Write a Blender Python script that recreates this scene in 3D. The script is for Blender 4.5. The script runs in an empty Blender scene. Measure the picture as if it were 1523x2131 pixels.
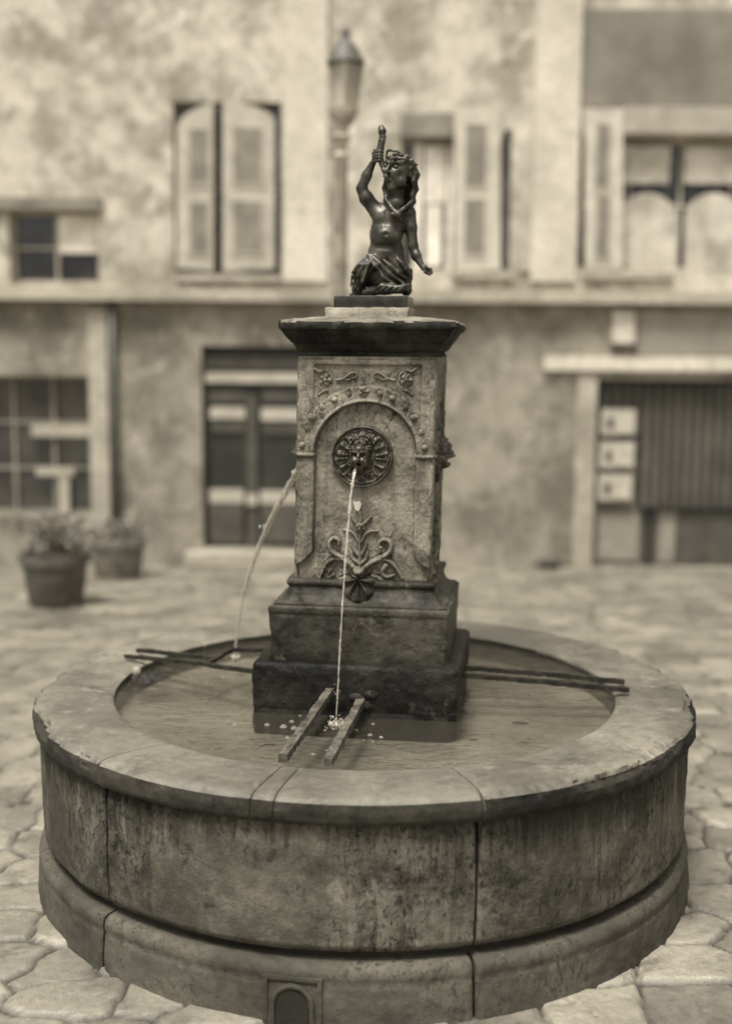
import bpy, bmesh, math, random
import numpy as np
from mathutils import Vector, Matrix, noise
random.seed(7)
R = math.radians
S = bpy.context.scene
C = S.collection

# ------------------------------------------------------------------ camera
F, PITCH, ROLL = 2500.0, R(7.54), 0.007
CW, CH = 1523, 2131
CAM = Vector((0, -4.0, 1.73))
cd = bpy.data.cameras.new('camera'); co = bpy.data.objects.new('camera', cd); C.objects.link(co)
fw = Vector((0, math.cos(PITCH), -math.sin(PITCH)))
rt0 = Vector((1, 0, 0)); up0 = rt0.cross(fw)
rt = rt0*math.cos(ROLL) + up0*math.sin(ROLL); up = up0*math.cos(ROLL) - rt0*math.sin(ROLL)
M = Matrix(((rt.x, up.x, -fw.x), (rt.y, up.y, -fw.y), (rt.z, up.z, -fw.z))).to_4x4(); M.translation = CAM
co.matrix_world = M
cd.sensor_fit = 'VERTICAL'; cd.sensor_height = 36.0; cd.lens = F/CH*36.0
cd.clip_end = 500; cd.clip_start = 0.05
cd.dof.use_dof = True; cd.dof.focus_distance = 3.5; cd.dof.aperture_fstop = 0.95
S.camera = co
# ------------------------------------------------------------------ world, sun, exposure
SUN_EL, SUN_AZ = R(66), R(208)          # azimuth measured clockwise from +Y (north): behind the camera, to its left
w = bpy.data.worlds.new("World"); S.world = w; w.use_nodes = True
nt = w.node_tree; nt.nodes.clear()
sky = nt.nodes.new('ShaderNodeTexSky'); sky.sky_type = 'NISHITA'; sky.sun_disc = False
sky.sun_elevation = SUN_EL; sky.sun_rotation = SUN_AZ; sky.dust_density = 5; sky.air_density = 1.5
bw = nt.nodes.new('ShaderNodeRGBToBW')
comb = nt.nodes.new('ShaderNodeMix'); comb.data_type = 'RGBA'; comb.blend_type = 'MULTIPLY'; comb.inputs[0].default_value = 1
comb.inputs[7].default_value = (1.0, 1, .99, 1)
bg = nt.nodes.new('ShaderNodeBackground'); bg.inputs[1].default_value = 0.09
out = nt.nodes.new('ShaderNodeOutputWorld')
nt.links.new(sky.outputs[0], bw.inputs[0]); nt.links.new(bw.outputs[0], comb.inputs[6])
nt.links.new(comb.outputs[2], bg.inputs[0]); nt.links.new(bg.outputs[0], out.inputs[0])
sl = bpy.data.lights.new('sun', 'SUN'); sl.energy = 2.2; sl.angle = R(16); sl.color = (1, .985, .96)
so = bpy.data.objects.new('sun', sl); C.objects.link(so)
sd = Vector((math.sin(SUN_AZ)*math.cos(SUN_EL), math.cos(SUN_AZ)*math.cos(SUN_EL), math.sin(SUN_EL)))
so.rotation_euler = sd.to_track_quat('Z', 'Y').to_euler()
so.location = (-3, -6, 8)
S.view_settings.view_transform = 'Standard'; S.view_settings.look = 'None'
S.view_settings.exposure = 1.15; S.view_settings.gamma = 1

# ------------------------------------------------------------------ measuring helpers
def ray(px, py):
    return (fw + rt*((px-CW/2)/F) - up*((py-CH/2)/F))
def atY(px, py, Y):
    d = ray(px, py); t = (Y-CAM.y)/d.y; return CAM + d*t
def atZ(px, py, Z):
    d = ray(px, py); t = (Z-CAM.z)/d.z; return CAM + d*t
def sm(a, b, x):
    t = np.clip((x-a)/(b-a), 0, 1); return t*t*(3-2*t)
def fbm(p, o=4):
    return noise.fractal(p, 1.0, 2.0, o)

# ------------------------------------------------------------------ materials
def sep(v):
    return (min(1, v*1.12), v, v*(.73+.13*v), 1)
def stone(name, lo, hi, spot=.5, spot_scale=9., streak=.0, pits=.0, rough=.85, bump=.35, big=2.2, dark=None, contrast=.18, grain=1., pale=0., fine=1., vary=0., spec=.2, drip=0.):
    m = bpy.data.materials.new(name); m.use_nodes = True
    n, l = m.node_tree.nodes, m.node_tree.links; b = n['Principled BSDF']; b.inputs['Roughness'].default_value = rough
    b.inputs['Specular IOR Level'].default_value = spec
    tc = n.new('ShaderNodeTexCoord')
    def no(scale, det=6, ro=.6, vec=None, dist=0.):
        t = n.new('ShaderNodeTexNoise'); t.inputs['Scale'].default_value = scale; t.inputs['Detail'].default_value = det
        t.inputs['Roughness'].default_value = ro; t.inputs['Distortion'].default_value = dist
        l.new(vec or tc.outputs['Object'], t.inputs['Vector']); return t.outputs['Fac']
    def ramp(src, a, c, va=0., vb=1.):
        r = n.new('ShaderNodeMapRange'); r.interpolation_type = 'SMOOTHSTEP'
        for k, v in ((1, a), (2, c), (3, va), (4, vb)): r.inputs[k].default_value = v
        l.new(src, r.inputs[0]); return r.outputs[0]
    def mix(fac, a, c, mode='MIX'):
        x = n.new('ShaderNodeMix'); x.data_type = 'RGBA'; x.blend_type = mode
        if isinstance(fac, float): x.inputs[0].default_value = fac
        else: l.new(fac, x.inputs[0])
        for k, v in ((6, a), (7, c)):
            if isinstance(v, tuple): x.inputs[k].default_value = v
            else: l.new(v, x.inputs[k])
        return x.outputs[2]
    def mth(op, a, c):
        x = n.new('ShaderNodeMath'); x.operation = op
        for k, v in ((0, a), (1, c)):
            if isinstance(v, float): x.inputs[k].default_value = v
            else: l.new(v, x.inputs[k])
        return x.outputs[0]
    dk = sep(dark if dark is not None else lo*.35)
    col = mix(ramp(no(big, 9, .65), .5-contrast, .5+contrast), sep(lo), sep(hi))
    col = mix(ramp(no(38*fine, 5, .7), .30, .70), mix(1., col, (.74, .74, .72, 1), 'MULTIPLY'), col)
    hgt = mth('MULTIPLY', no(30*fine, 8, .7), .5)
    hgt = mth('ADD', hgt, mth('MULTIPLY', no(160*fine, 4, .7), .22))
    if spot > 0:
        s1 = ramp(no(spot_scale, 10, .72, dist=.6), .52, .66)
        s2 = mth('MULTIPLY', s1, ramp(no(spot_scale*6, 6, .7), .36, .58))
        col = mix(mth('MULTIPLY', s2, float(spot)), col, dk)
        hgt = mth('SUBTRACT', hgt, mth('MULTIPLY', s2, .25))
    if pale > 0:
        s3 = mth('MULTIPLY', ramp(no(spot_scale*1.3, 10, .75, dist=1.2), .54, .68), ramp(no(spot_scale*8, 5, .7), .38, .6))
        col = mix(mth('MULTIPLY', s3, float(pale)), col, sep(min(.8, hi*1.9)))
    if streak > 0:
        mp = n.new('ShaderNodeMapping'); mp.inputs['Scale'].default_value = (9, 9, .6); l.new(tc.outputs['Object'], mp.inputs[0])
        s4 = mth('MULTIPLY', ramp(no(2.2, 10, .8, mp.outputs[0]), .47, .66), ramp(no(1.7, 3, .5), .35, .6))
        col = mix(mth('MULTIPLY', s4, float(streak)), col, dk)
    if pits > 0:
        mp = n.new('ShaderNodeMapping'); mp.inputs['Scale'].default_value = (1.3, 1.3, .8); l.new(tc.outputs['Object'], mp.inputs[0])
        zone = ramp(no(2.2, 5, .7), .47, .62)
        pt = mth('MULTIPLY', ramp(no(46, 10, .85, mp.outputs[0], .5), .54, .60), zone)
        col = mix(mth('MULTIPLY', pt, .75), col, dk)
        hgt = mth('SUBTRACT', hgt, mth('MULTIPLY', pt, float(pits)))
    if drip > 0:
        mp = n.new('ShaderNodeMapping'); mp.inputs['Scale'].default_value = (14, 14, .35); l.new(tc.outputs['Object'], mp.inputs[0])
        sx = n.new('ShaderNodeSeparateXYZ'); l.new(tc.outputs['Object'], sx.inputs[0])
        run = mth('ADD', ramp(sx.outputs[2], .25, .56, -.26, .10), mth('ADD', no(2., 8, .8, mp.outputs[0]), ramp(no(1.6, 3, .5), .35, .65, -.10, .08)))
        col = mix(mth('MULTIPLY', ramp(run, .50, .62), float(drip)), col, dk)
    # stone grain
    g = ramp(no(520*fine, 2, .6), .28, .72, 1-.22*grain, 1+.16*grain)
    if vary > 0:
        oi = n.new('ShaderNodeObjectInfo'); g = mth('MULTIPLY', g, ramp(oi.outputs['Random'], 0., 1., 1-vary, 1+vary))
    vm = n.new('ShaderNodeVectorMath'); vm.operation = 'SCALE'; l.new(col, vm.inputs[0]); l.new(g, vm.inputs['Scale'])
    l.new(vm.outputs[0], b.inputs['Base Color'])
    bp = n.new('ShaderNodeBump'); bp.inputs['Strength'].default_value = bump; bp.inputs['Distance'].default_value = .012
    l.new(hgt, bp.inputs['Height']); l.new(bp.outputs[0], b.inputs['Normal'])
    return m
def simple(name, v, rough=.6, metal=0., var=.35, scale=30., bump=.1, spec=.5):
    m = bpy.data.materials.new(name); m.use_nodes = True
    n, l = m.node_tree.nodes, m.node_tree.links; b = n['Principled BSDF']
    b.inputs['Roughness'].default_value = rough; b.inputs['Metallic'].default_value = metal; b.inputs['Specular IOR Level'].default_value = spec
    tc = n.new('ShaderNodeTexCoord'); t = n.new('ShaderNodeTexNoise'); t.inputs['Scale'].default_value = scale; t.inputs['Detail'].default_value = 8
    l.new(tc.outputs['Object'], t.inputs['Vector'])
    r = n.new('ShaderNodeValToRGB'); r.color_ramp.elements[0].position = .33; r.color_ramp.elements[1].position = .67
    r.color_ramp.elements[0].color = sep(v*(1-var)); r.color_ramp.elements[1].color = sep(v*(1+var))
    l.new(t.outputs['Fac'], r.inputs[0]); l.new(r.outputs[0], b.inputs['Base Color'])
    bp = n.new('ShaderNodeBump'); bp.inputs['Strength'].default_value = bump; bp.inputs['Distance'].default_value = .01
    l.new(t.outputs['Fac'], bp.inputs['Height']); l.new(bp.outputs[0], b.inputs['Normal'])
    return m
def water_mat(name, murk=.35, v=.16, wave=18., strength=.25, trans=.75, rough=.04, size=(1, 1, 1)):
    m = bpy.data.materials.new(name); m.use_nodes = True
    n, l = m.node_tree.nodes, m.node_tree.links; n.clear()
    o = n.new('ShaderNodeOutputMaterial'); tr = n.new('ShaderNodeBsdfTransparent'); tr.inputs[0].default_value = (trans, trans, trans*.97, 1)
    di = n.new('ShaderNodeBsdfDiffuse'); di.inputs[0].default_value = sep(v)
    gl = n.new('ShaderNodeBsdfGlossy'); gl.inputs['Roughness'].default_value = rough; gl.inputs[0].default_value = (1, .98, .93, 1)
    fr = n.new('ShaderNodeFresnel'); fr.inputs[0].default_value = 1.33
    m1 = n.new('ShaderNodeMixShader'); m1.inputs[0].default_value = murk
    m2 = n.new('ShaderNodeMixShader')
    tc = n.new('ShaderNodeTexCoord'); mp = n.new('ShaderNodeMapping'); mp.inputs['Scale'].default_value = size
    l.new(tc.outputs['Object'], mp.inputs[0])
    t = n.new('ShaderNodeTexNoise'); t.inputs['Scale'].default_value = wave; t.inputs['Detail'].default_value = 4; t.inputs['Distortion'].default_value = .8
    l.new(mp.outputs[0], t.inputs['Vector'])
    bp = n.new('ShaderNodeBump'); bp.inputs['Strength'].default_value = strength; bp.inputs['Distance'].default_value = .01
    l.new(t.outputs['Fac'], bp.inputs['Height'])
    for x in (fr, gl): l.new(bp.outputs[0], x.inputs['Normal'])
    l.new(tr.outputs[0], m1.inputs[1]); l.new(di.outputs[0], m1.inputs[2]); l.new(fr.outputs[0], m2.inputs[0])
    l.new(m1.outputs[0], m2.inputs[1]); l.new(gl.outputs[0], m2.inputs[2]); l.new(m2.outputs[0], o.inputs[0])
    return m

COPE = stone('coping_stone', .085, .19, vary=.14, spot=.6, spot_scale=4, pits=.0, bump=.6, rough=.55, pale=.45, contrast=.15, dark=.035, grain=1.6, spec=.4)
LIPW = stone('inner_lip_reflection_dark', .015, .04, spot=.5, bump=.5, rough=.35)  # dark line of the rim's reflection at the water, put into the lip colour
COPEF = stone('coping_edge_shade_stone', .008, .045, spot=.8, spot_scale=8, streak=.4, bump=1., rough=.85, pale=.45, dark=.006)
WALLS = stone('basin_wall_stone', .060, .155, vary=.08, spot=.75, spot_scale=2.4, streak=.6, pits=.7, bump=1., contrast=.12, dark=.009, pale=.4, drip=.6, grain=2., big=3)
BASES = stone('basin_base_stone', .045, .12, vary=.1, spot=.6, spot_scale=5, streak=.2, pits=.8, bump=.7, dark=.025)
CORE = stone('joint_mortar', .02, .045, spot=.3, bump=.5)
SHAFT = stone('shaft_stone', .12, .27, spot=.6, spot_scale=5, streak=.5, pits=.35, bump=1., pale=.35, dark=.022, big=6, grain=2., contrast=.13)
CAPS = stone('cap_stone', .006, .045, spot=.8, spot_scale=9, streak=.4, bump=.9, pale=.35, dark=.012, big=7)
PLIN = stone('wet_plinth_stone', .010, .075, spot=.8, spot_scale=6, streak=.15, bump=1., rough=.42, pale=.8, dark=.008, grain=1.6, big=6)
STEPM = stone('wet_step_stone', .003, .024, spot=.8, spot_scale=6, streak=.2, bump=1., rough=.4, pale=.9, dark=.008, big=6)
FLOOR = stone('basin_floor_silt', .13, .30, spot=.3, bump=.3, rough=.7)
BRONZE = simple('bronze', .042, .40, .5, .8, 22, .5)
BRONZE2 = simple('medallion_bronze', .07, .36, .5, .7, 60, .3)
IRON = stone('rusty_iron', .05, .15, spot=.7, spot_scale=25, bump=1., rough=.6, pale=.8, dark=.012, big=20)
IRON2 = stone('dark_wet_iron', .012, .04, spot=.6, spot_scale=25, bump=1., rough=.4, pale=.5, dark=.006, big=20)
WATER = water_mat('water', .16, .12, 13, 1., .80, .03, (1, 2.4, 1))
JET = water_mat('falling_water', .24, .7, 60, .6, .99, .05); JETL = water_mat('spread_falling_water', .26, .8, 60, .6, .99, .05)
FOAM = simple('foam', .30, .25, 0, .2, 80, .6)
WALL1 = stone('facade_lower_render', .15, .31, spot=.6, spot_scale=1.8, streak=.35, bump=.5, big=1.3, dark=.09, pale=.7, contrast=.12, fine=.3)
WALL2 = stone('facade_upper_render_lit', .28, .58, spot=.7, spot_scale=1.5, streak=.3, bump=.5, big=1.8, dark=.13, pale=.9, contrast=.12, fine=.3)  # upper wall paler: brightness from the open sky put into its colour
QUOIN = stone('dressed_stone', .46, .62, spot=.25, spot_scale=1.6, bump=.3, big=1.3, dark=.3, fine=.3)
CORN = stone('cornice_stone', .28, .42, spot=.3, spot_scale=3, bump=.3, big=2, dark=.12, fine=.3)
SHUT = simple('shutter_paint', .34, .6, 0, .18, 6)
SHUTW = simple('pale_shutter_paint', .42, .6, 0, .15, 6)
LOUV = simple('louvre_paint', .19, .6, 0, .2, 6)
DARKW = simple('dark_opening', .02, .5, 0, .4, 2)
GLASSM = simple('window_glass', .03, .12, 0, .7, 3, .02, .8)
CURT = simple('curtain_cloth', .62, .8, 0, .25, 5)
DOORM = simple('door_paint', .055, .5, 0, .3, 5)
DOORL = simple('door_rail_paint', .34, .5, 0, .15, 5)
PAPER = simple('notice_paper', .36, .7, 0, .25, 9)
DOORG = simple('gate_board_paint', .2, .6, 0, .2, 5)
POT = simple('planter_clay', .07, .7, 0, .3, 8)
LEAF = simple('leaf', .16, .6, 0, .45, 6)
TWIG = simple('wet_twig', .03, .4, 0, .4, 60)
PEB = simple('pale_pebble', .22, .4, 0, .1, 60)

# ------------------------------------------------------------------ object helpers
def mk(name, vs, fs, mat, parent=None, smooth=True, angle=None):
    me = bpy.data.meshes.new(name); me.from_pydata(vs, [], fs); me.update()
    bm = bmesh.new(); bm.from_mesh(me); bmesh.ops.recalc_face_normals(bm, faces=bm.faces); bm.to_mesh(me); bm.free()
    if smooth:
        me.polygons.foreach_set('use_smooth', [True]*len(me.polygons))
        if angle: me.set_sharp_from_angle(angle=angle)
    for mm in (mat if isinstance(mat, list) else [mat]): me.materials.append(mm)
    o = bpy.data.objects.new(name, me); C.objects.link(o)
    if parent: o.parent = parent
    return o
def tag(o, label=None, cat=None, group=None, kind=None):
    if label: o['label'] = label
    if cat: o['category'] = cat
    if group: o['group'] = group
    if kind: o['kind'] = kind
    return o
def thing(name, label, cat, group=None):
    o = bpy.data.objects.new(name, None); C.objects.link(o); return tag(o, label, cat, group)
class MB:
    def __init__(s): s.v = []; s.f = []
    def add(s, vs, fs):
        k = len(s.v); s.v += [tuple(p) for p in vs]; s.f += [tuple(i+k for i in f) for f in fs]; return s
    def box(s, a, b, bev=0):
        x0, y0, z0 = a; x1, y1, z1 = b
        return s.add([(x0,y0,z0),(x1,y0,z0),(x1,y1,z0),(x0,y1,z0),(x0,y0,z1),(x1,y0,z1),(x1,y1,z1),(x0,y1,z1)],
                     [(0,3,2,1),(4,5,6,7),(0,1,5,4),(1,2,6,5),(2,3,7,6),(3,0,4,7)])
    def tube(s, pts, rad, n=8, wob=0, flat=None):
        pts = [Vector(p) for p in pts]; N = len(pts)
        rad = [rad]*N if not isinstance(rad, (list, tuple)) else rad
        vs = []; pu = None
        for i, p in enumerate(pts):
            t = (pts[min(i+1, N-1)]-pts[max(i-1, 0)]).normalized()
            if pu is None:
                pu = Vector((0, 0, 1)) if abs(t.z) < .9 else Vector((0, 1, 0))
            u = t.cross(pu).normalized(); v = u.cross(t).normalized(); pu = v
            for k in range(n):
                a = 2*math.pi*(k+.5)/n
                q = rad[i]*(1+(wob*noise.noise(Vector((p*90))+Vector((k*1.7, 0, 0))) if wob else 0))
                vs.append(p + u*math.cos(a)*q + v*math.sin(a)*q*(flat or 1))
        fs = [(i*n+k, i*n+(k+1) % n, (i+1)*n+(k+1) % n, (i+1)*n+k) for i in range(N-1) for k in range(n)]
        fs += [tuple(range(n-1, -1, -1)), tuple((N-1)*n+k for k in range(n))]
        return s.add(vs, fs)
    def ball(s, c, r, n=10, m=7, e=(1, 1, 1)):
        vs = [(c[0], c[1], c[2]-r*e[2])]
        for j in range(1, m):
            a = math.pi*j/m
            for k in range(n):
                b = 2*math.pi*k/n; vs.append((c[0]+r*e[0]*math.sin(a)*math.cos(b), c[1]+r*e[1]*math.sin(a)*math.sin(b), c[2]-r*e[2]*math.cos(a)))
        vs.append((c[0], c[1], c[2]+r*e[2])); L = len(vs)-1
        fs = [(0, 1+(k+1) % n, 1+k) for k in range(n)]
        fs += [(1+j*n+k, 1+j*n+(k+1) % n, 1+(j+1)*n+(k+1) % n, 1+(j+1)*n+k) for j in range(m-2) for k in range(n)]
        fs += [(L, 1+(m-2)*n+k, 1+(m-2)*n+(k+1) % n) for k in range(n)]
        return s.add(vs, fs)
    def lathe(s, prof, c, n=24):
        vs = [(c[0]+r*math.cos(2*math.pi*k/n), c[1]+r*math.sin(2*math.pi*k/n), c[2]+z) for r, z in prof for k in range(n)]
        fs = [(i*n+k, i*n+(k+1) % n, (i+1)*n+(k+1) % n, (i+1)*n+k) for i in range(len(prof)-1) for k in range(n)]
        fs += [tuple(range(n)), tuple((len(prof)-1)*n+k for k in range(n))]
        return s.add(vs, fs)
    def build(s, name, mat, parent=None, smooth=False, angle=None): return mk(name, s.v, s.f, mat, parent, smooth, angle)

def zg(y): return -.0667*max(0., y-1.25)
def on_ground(px, py):
    y = 3.
    for _ in range(30): y = .5*y+.5*atZ(px, py, zg(y)).y
    return atZ(px, py, zg(y))
# ================================================================== GROUND (cobbles)
def cobbles():
    x = np.concatenate([np.arange(-8.0, -1.6, .04), np.arange(-1.6, 1.6, .0125), np.arange(1.6, 8.0, .04)])
    y = np.concatenate([np.arange(-3.4, -1.6, .04), np.arange(-1.6, .3, .0125), np.arange(.3, 8.9, .035)])
    X, Y = np.meshgrid(x, y); cs = .25
    rng = np.random.RandomState(3); G = rng.rand(400, 400, 3)
    wx = X + .05*np.sin(Y*3.1)+.03*np.sin(Y*7+X*2); wy = Y*1.15 + .05*np.sin(X*2.7)
    ci = np.floor(wx/cs).astype(int); cj = np.floor(wy/cs).astype(int)
    f1 = np.full(X.shape, 9.); f2 = np.full(X.shape, 9.); idv = np.zeros(X.shape)
    for di in (-1, 0, 1):
        for dj in (-1, 0, 1):
            a = ci+di; b = cj+dj; g = G[a+200, b+200]
            d = ((wx-(a+.2+.6*g[..., 0])*cs)**4+(wy-(b+.2+.6*g[..., 1])*cs)**4)**.25
            nf2 = np.minimum(f2, np.maximum(f1, d)); cl = d < f1
            idv = np.where(cl, g[..., 2], idv); f1 = np.minimum(f1, d); f2 = nf2
    e = sm(.002, .022, f2-f1)
    tx = (idv*7.3) % 1-.5; ty = (idv*13.7) % 1-.5
    Z = -.016 + .016*e + ((idv-.5)*.010+(np.sin(wx*9)*tx+np.sin(wy*9)*ty)*.006)*e - .0667*np.maximum(0, Y-1.25)
    ny, nx = X.shape
    vs = list(zip(X.ravel().tolist(), Y.ravel().tolist(), Z.ravel().tolist()))
    fs = [(j*nx+i, j*nx+i+1, (j+1)*nx+i+1, (j+1)*nx+i) for j in range(ny-1) for i in range(nx-1)]
    m = stone('cobble_stone', .14, .27, spot=.75, spot_scale=5, bump=1., rough=.36, spec=.6, dark=.08, pale=.3, big=3)
    n, l = m.node_tree.nodes, m.node_tree.links; b = n['Principled BSDF']
    src = b.inputs['Base Color'].links[0].from_socket
    at = n.new('ShaderNodeAttribute'); at.attribute_name = 'tone'
    vm = n.new('ShaderNodeVectorMath'); vm.operation = 'SCALE'; l.new(src, vm.inputs[0]); l.new(at.outputs['Fac'], vm.inputs['Scale']); l.new(vm.outputs[0], b.inputs['Base Color'])
    me = bpy.data.meshes.new('ground'); me.from_pydata(vs, [], fs); me.materials.append(m)
    me.polygons.foreach_set('use_smooth', [True]*len(me.polygons))
    a = me.attributes.new('tone', 'FLOAT', 'POINT'); a.data.foreach_set('value', ((.22+.78*e)*(.7+.6*idv)).ravel())
    o = bpy.data.objects.new('paving', me); C.objects.link(o); tag(o, kind='structure')
cobbles()
gm = stone('earth', .15, .3, bump=.4)
mk('ground', [(-120, -120, -.05), (120, -120, -.05), (120, 1.25, -.05), (-120, 1.25, -.05), (120, 9.2, zg(9.2)-.05), (-120, 9.2, zg(9.2)-.05), (120, 120, zg(9.2)-.06), (-120, 120, zg(9.2)-.06)], [(0, 1, 2, 3), (3, 2, 4, 5), (5, 4, 6, 7)], gm, smooth=False)['kind'] = 'structure'

# ================================================================== BASIN
basin = thing('stone_basin', 'round weathered stone fountain basin with worn coping, jointed wall panels and moulded foot', 'fountain basin')
ZR = .612
ANG = [-42.5, -15.5, -12.2, 16.4, 74, 128, 178, 228, 277.5]      # degrees, 0 towards the camera, to the right positive
def pt(r, a, z): return (r*math.sin(a), -r*math.cos(a), z)
def resamp(prof, res):
    o = []
    for (a, b) in zip(prof, prof[1:]):
        L = math.dist(a, b); k = max(1, int(L/res))
        o += [(a[0]+(b[0]-a[0])*i/k, a[1]+(b[1]-a[1])*i/k) for i in range(k)]
    return o+[prof[-1]]
def arc_piece(name, prof, a0, a1, gap, mats, disp, res=.009, cut=None, mfun=None):
    P = resamp(prof, res*.8); rm = max(p[0] for p in prof)
    g = gap/rm/2; a0 = R(a0)+g; a1 = R(a1)-g; n = max(3, int((a1-a0)*rm/res)); K = len(P)
    vs = []
    for i in range(n+1):
        a = a0+(a1-a0)*i/n
        for (r, z) in P: vs.append(disp(r, a, z, min(i, n-i)*res))
    fs = []; mi = []
    for i in range(n):
        for k in range(K):
            k2 = (k+1) % K
            fs.append((i*K+k, i*K+k2, (i+1)*K+k2, (i+1)*K+k)); mi.append(mfun(P[k]) if mfun else 0)
    fs.append(tuple(range(K))); fs.append(tuple(n*K+k for k in range(K))); mi += [0, 0]
    o = mk(name, vs, fs, mats, basin, angle=R(50))
    if mfun: o.data.polygons.foreach_set('material_index', mi)
    return o
cope_prof = [(.838, .49), (.838, .582), (.841, .598), (.853, .603), (.90, .607), (.945, .610), (1.0, ZR), (1.055, ZR-.001), (1.080, .607),
             (1.092, .598), (1.097, .575), (1.096, .552), (1.090, .541), (1.02, .540)]
def cope_disp(r, a, z, e):
    p = Vector(pt(r, a, z))
    q = 0
    if r > 1.04 and z > .575:                        # broken outer arris
        c = noise.noise(Vector((a*4, 3, 1)))*.9 + noise.noise(Vector((a*17, z*50, 5)))*.8 + noise.noise(Vector((a*55, z*90, 9)))*.45
        deg = math.degrees(a)
        wgt = 1.0 if (deg < -42 or deg > 16) else (.55 if deg < -22 else .28)
        k = max(0, c+.25)*wgt
        near = max(0, 1-abs(r-1.092)/.035)*max(0, 1-abs(z-.606)/.034)
        q = -.034*k*near
    elif r > 1.04: q = .006*noise.noise(p*22)
    n1 = .0035*noise.noise(p*6)+.0012*noise.noise(p*40)
    if e < .006: n1 -= .003
    return Vector(pt(r+q+ (n1 if r > 1.04 else 0), a, z+q*.45+(n1 if r <= 1.09 and z > .56 else 0)))
AA = ANG+[ANG[0]+360]
LEV = {1: -.003}
for i in range(len(ANG)):
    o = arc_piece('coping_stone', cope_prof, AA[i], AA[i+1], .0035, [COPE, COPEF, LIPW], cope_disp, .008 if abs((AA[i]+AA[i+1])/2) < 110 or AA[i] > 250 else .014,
              mfun=lambda p: 2 if p[0] < .842 and p[1] < .59 else 1 if (p[0] > 1.0895 or (p[0] > 1.03 and p[1] < .55)) else 0)  # underside takes the dark edge stone too, its shadow strip painted in
wall_prof = [(.98, .175), (.98, .538), (1.066, .538), (1.072, .50), (1.073, .42), (1.073, .34), (1.072, .26), (1.070, .205), (1.058, .188), (1.035, .176)]
def wall_disp(r, a, z, e):
    p = Vector(pt(r, a, z))
    d = .004*noise.noise(p*5)+.0022*fbm(p*28, 4) if r > 1.02 else 0
    if e < .005: d -= .005
    return Vector(pt(r+d, a, z))
WA = [-42.0, 16.0, 74, 128, 178, 228, 277.5, 318.0]
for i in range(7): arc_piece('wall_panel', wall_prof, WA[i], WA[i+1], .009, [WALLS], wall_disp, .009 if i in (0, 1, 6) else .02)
base_prof = [(1.0, -.02), (1.0, .160), (1.050, .160), (1.072, .157), (1.083, .149), (1.088, .136), (1.088, .122), (1.084, .110), (1.088, .102), (1.091, .06), (1.094, -.02)]
def base_disp(r, a, z, e):
    p = Vector(pt(r, a, z)); d = (.006*noise.noise(p*5)+.0028*fbm(p*24, 4)) if r > 1.02 else 0
    if e < .006: d -= .006
    return Vector(pt(r+d, a, z+d*.4))
BA = [-42.3, 15.6, 74, 128, 178, 228, 277.5, 317.7]
for i in range(7): arc_piece('base_moulding', base_prof, BA[i], BA[i+1], .010, [BASES], base_disp, .009 if i in (0, 1, 6) else .02)
arc = MB(); arc.lathe([(1.03, -.02), (1.03, .535), (.99, .535), (.99, .45), (.0, .45)], (0, 0, 0), 96); arc.build('core', CORE, basin, True, R(40))
fl = MB(); fl.lathe([(.845, .48), (.845, .515), (0.001, .505)], (0, 0, 0), 96); fl.build('basin_floor', FLOOR, basin)
# small carved drain arch at the foot
def drain():
    a0 = R(-9.6); r0 = 1.090; m = MB(); n = 15
    def q(u, z, d): return pt(r0+d, a0+u/r0, z)
    for (u0, z0, u1, z1) in ((-.078, -.02, -.066, .128), (.066, -.02, .078, .128), (-.0658, .118, .0658, .1275)):
        m.add([q(u0, z0, -.02), q(u1, z0, -.02), q(u1, z1, -.02), q(u0, z1, -.02), q(u0, z0, .006), q(u1, z0, .006), q(u1, z1, .006), q(u0, z1, .006)],
              [(0,3,2,1),(4,5,6,7),(0,1,5,4),(1,2,6,5),(2,3,7,6),(3,0,4,7)])
    pts = [q(-.052*math.cos(math.pi*i/n), .045+.058*math.sin(math.pi*i/n), .003) for i in range(n+1)]
    m.tube([q(-.052, -.02, .003)]+pts+[q(.052, -.02, .003)], .008, 8, .2)
    m.build('drain_arch', BASES, basin, True, R(40))
    h = MB(); vs = [q(-.043*math.cos(math.pi*i/n), .045+.048*math.sin(math.pi*i/n), .0075) for i in range(n+1)]+[q(.043, -.02, .0075), q(-.043, -.02, .0075)]
    h.add(vs, [tuple(range(len(vs)))]); h.build('drain_recess', CORE, basin)
drain()

# ------------------------------------------------------------------ water in the basin
def water():
    n = 220; rr = np.linspace(0, .842, n); ZW = .580; K = 560
    hits = [(atZ(700, 1515, ZW), .0075, 80.), (atZ(490, 1372, ZW), .005, 74.), (atZ(985, 1440, ZW), .003, 34.), (atZ(948, 1560, ZW), .002, 60)]
    th = np.linspace(0, 2*np.pi, K, endpoint=False); T, Q = np.meshgrid(th, rr); X = Q*np.cos(T); Y = Q*np.sin(T)
    Z = np.full(X.shape, ZW)
    for h, a, k in hits:
        d = np.hypot(X-h.x, Y-h.y); Z += a*.28*np.cos(d*k*2.2)*np.exp(-d*6)
    Z += .0009*np.sin(X*19+3*np.sin(Y*8))+.0008*np.sin(Y*31+2*np.sin(X*13))
    vs = list(zip(X.ravel().tolist(), Y.ravel().tolist(), Z.ravel().tolist()))
    fs = [(j*K+i, j*K+(i+1) % K, (j+1)*K+(i+1) % K, (j+1)*K+i) for j in range(n-1) for i in range(K)]
    o = mk('water', vs, fs, WATER); o['kind'] = 'structure'
water()

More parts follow.
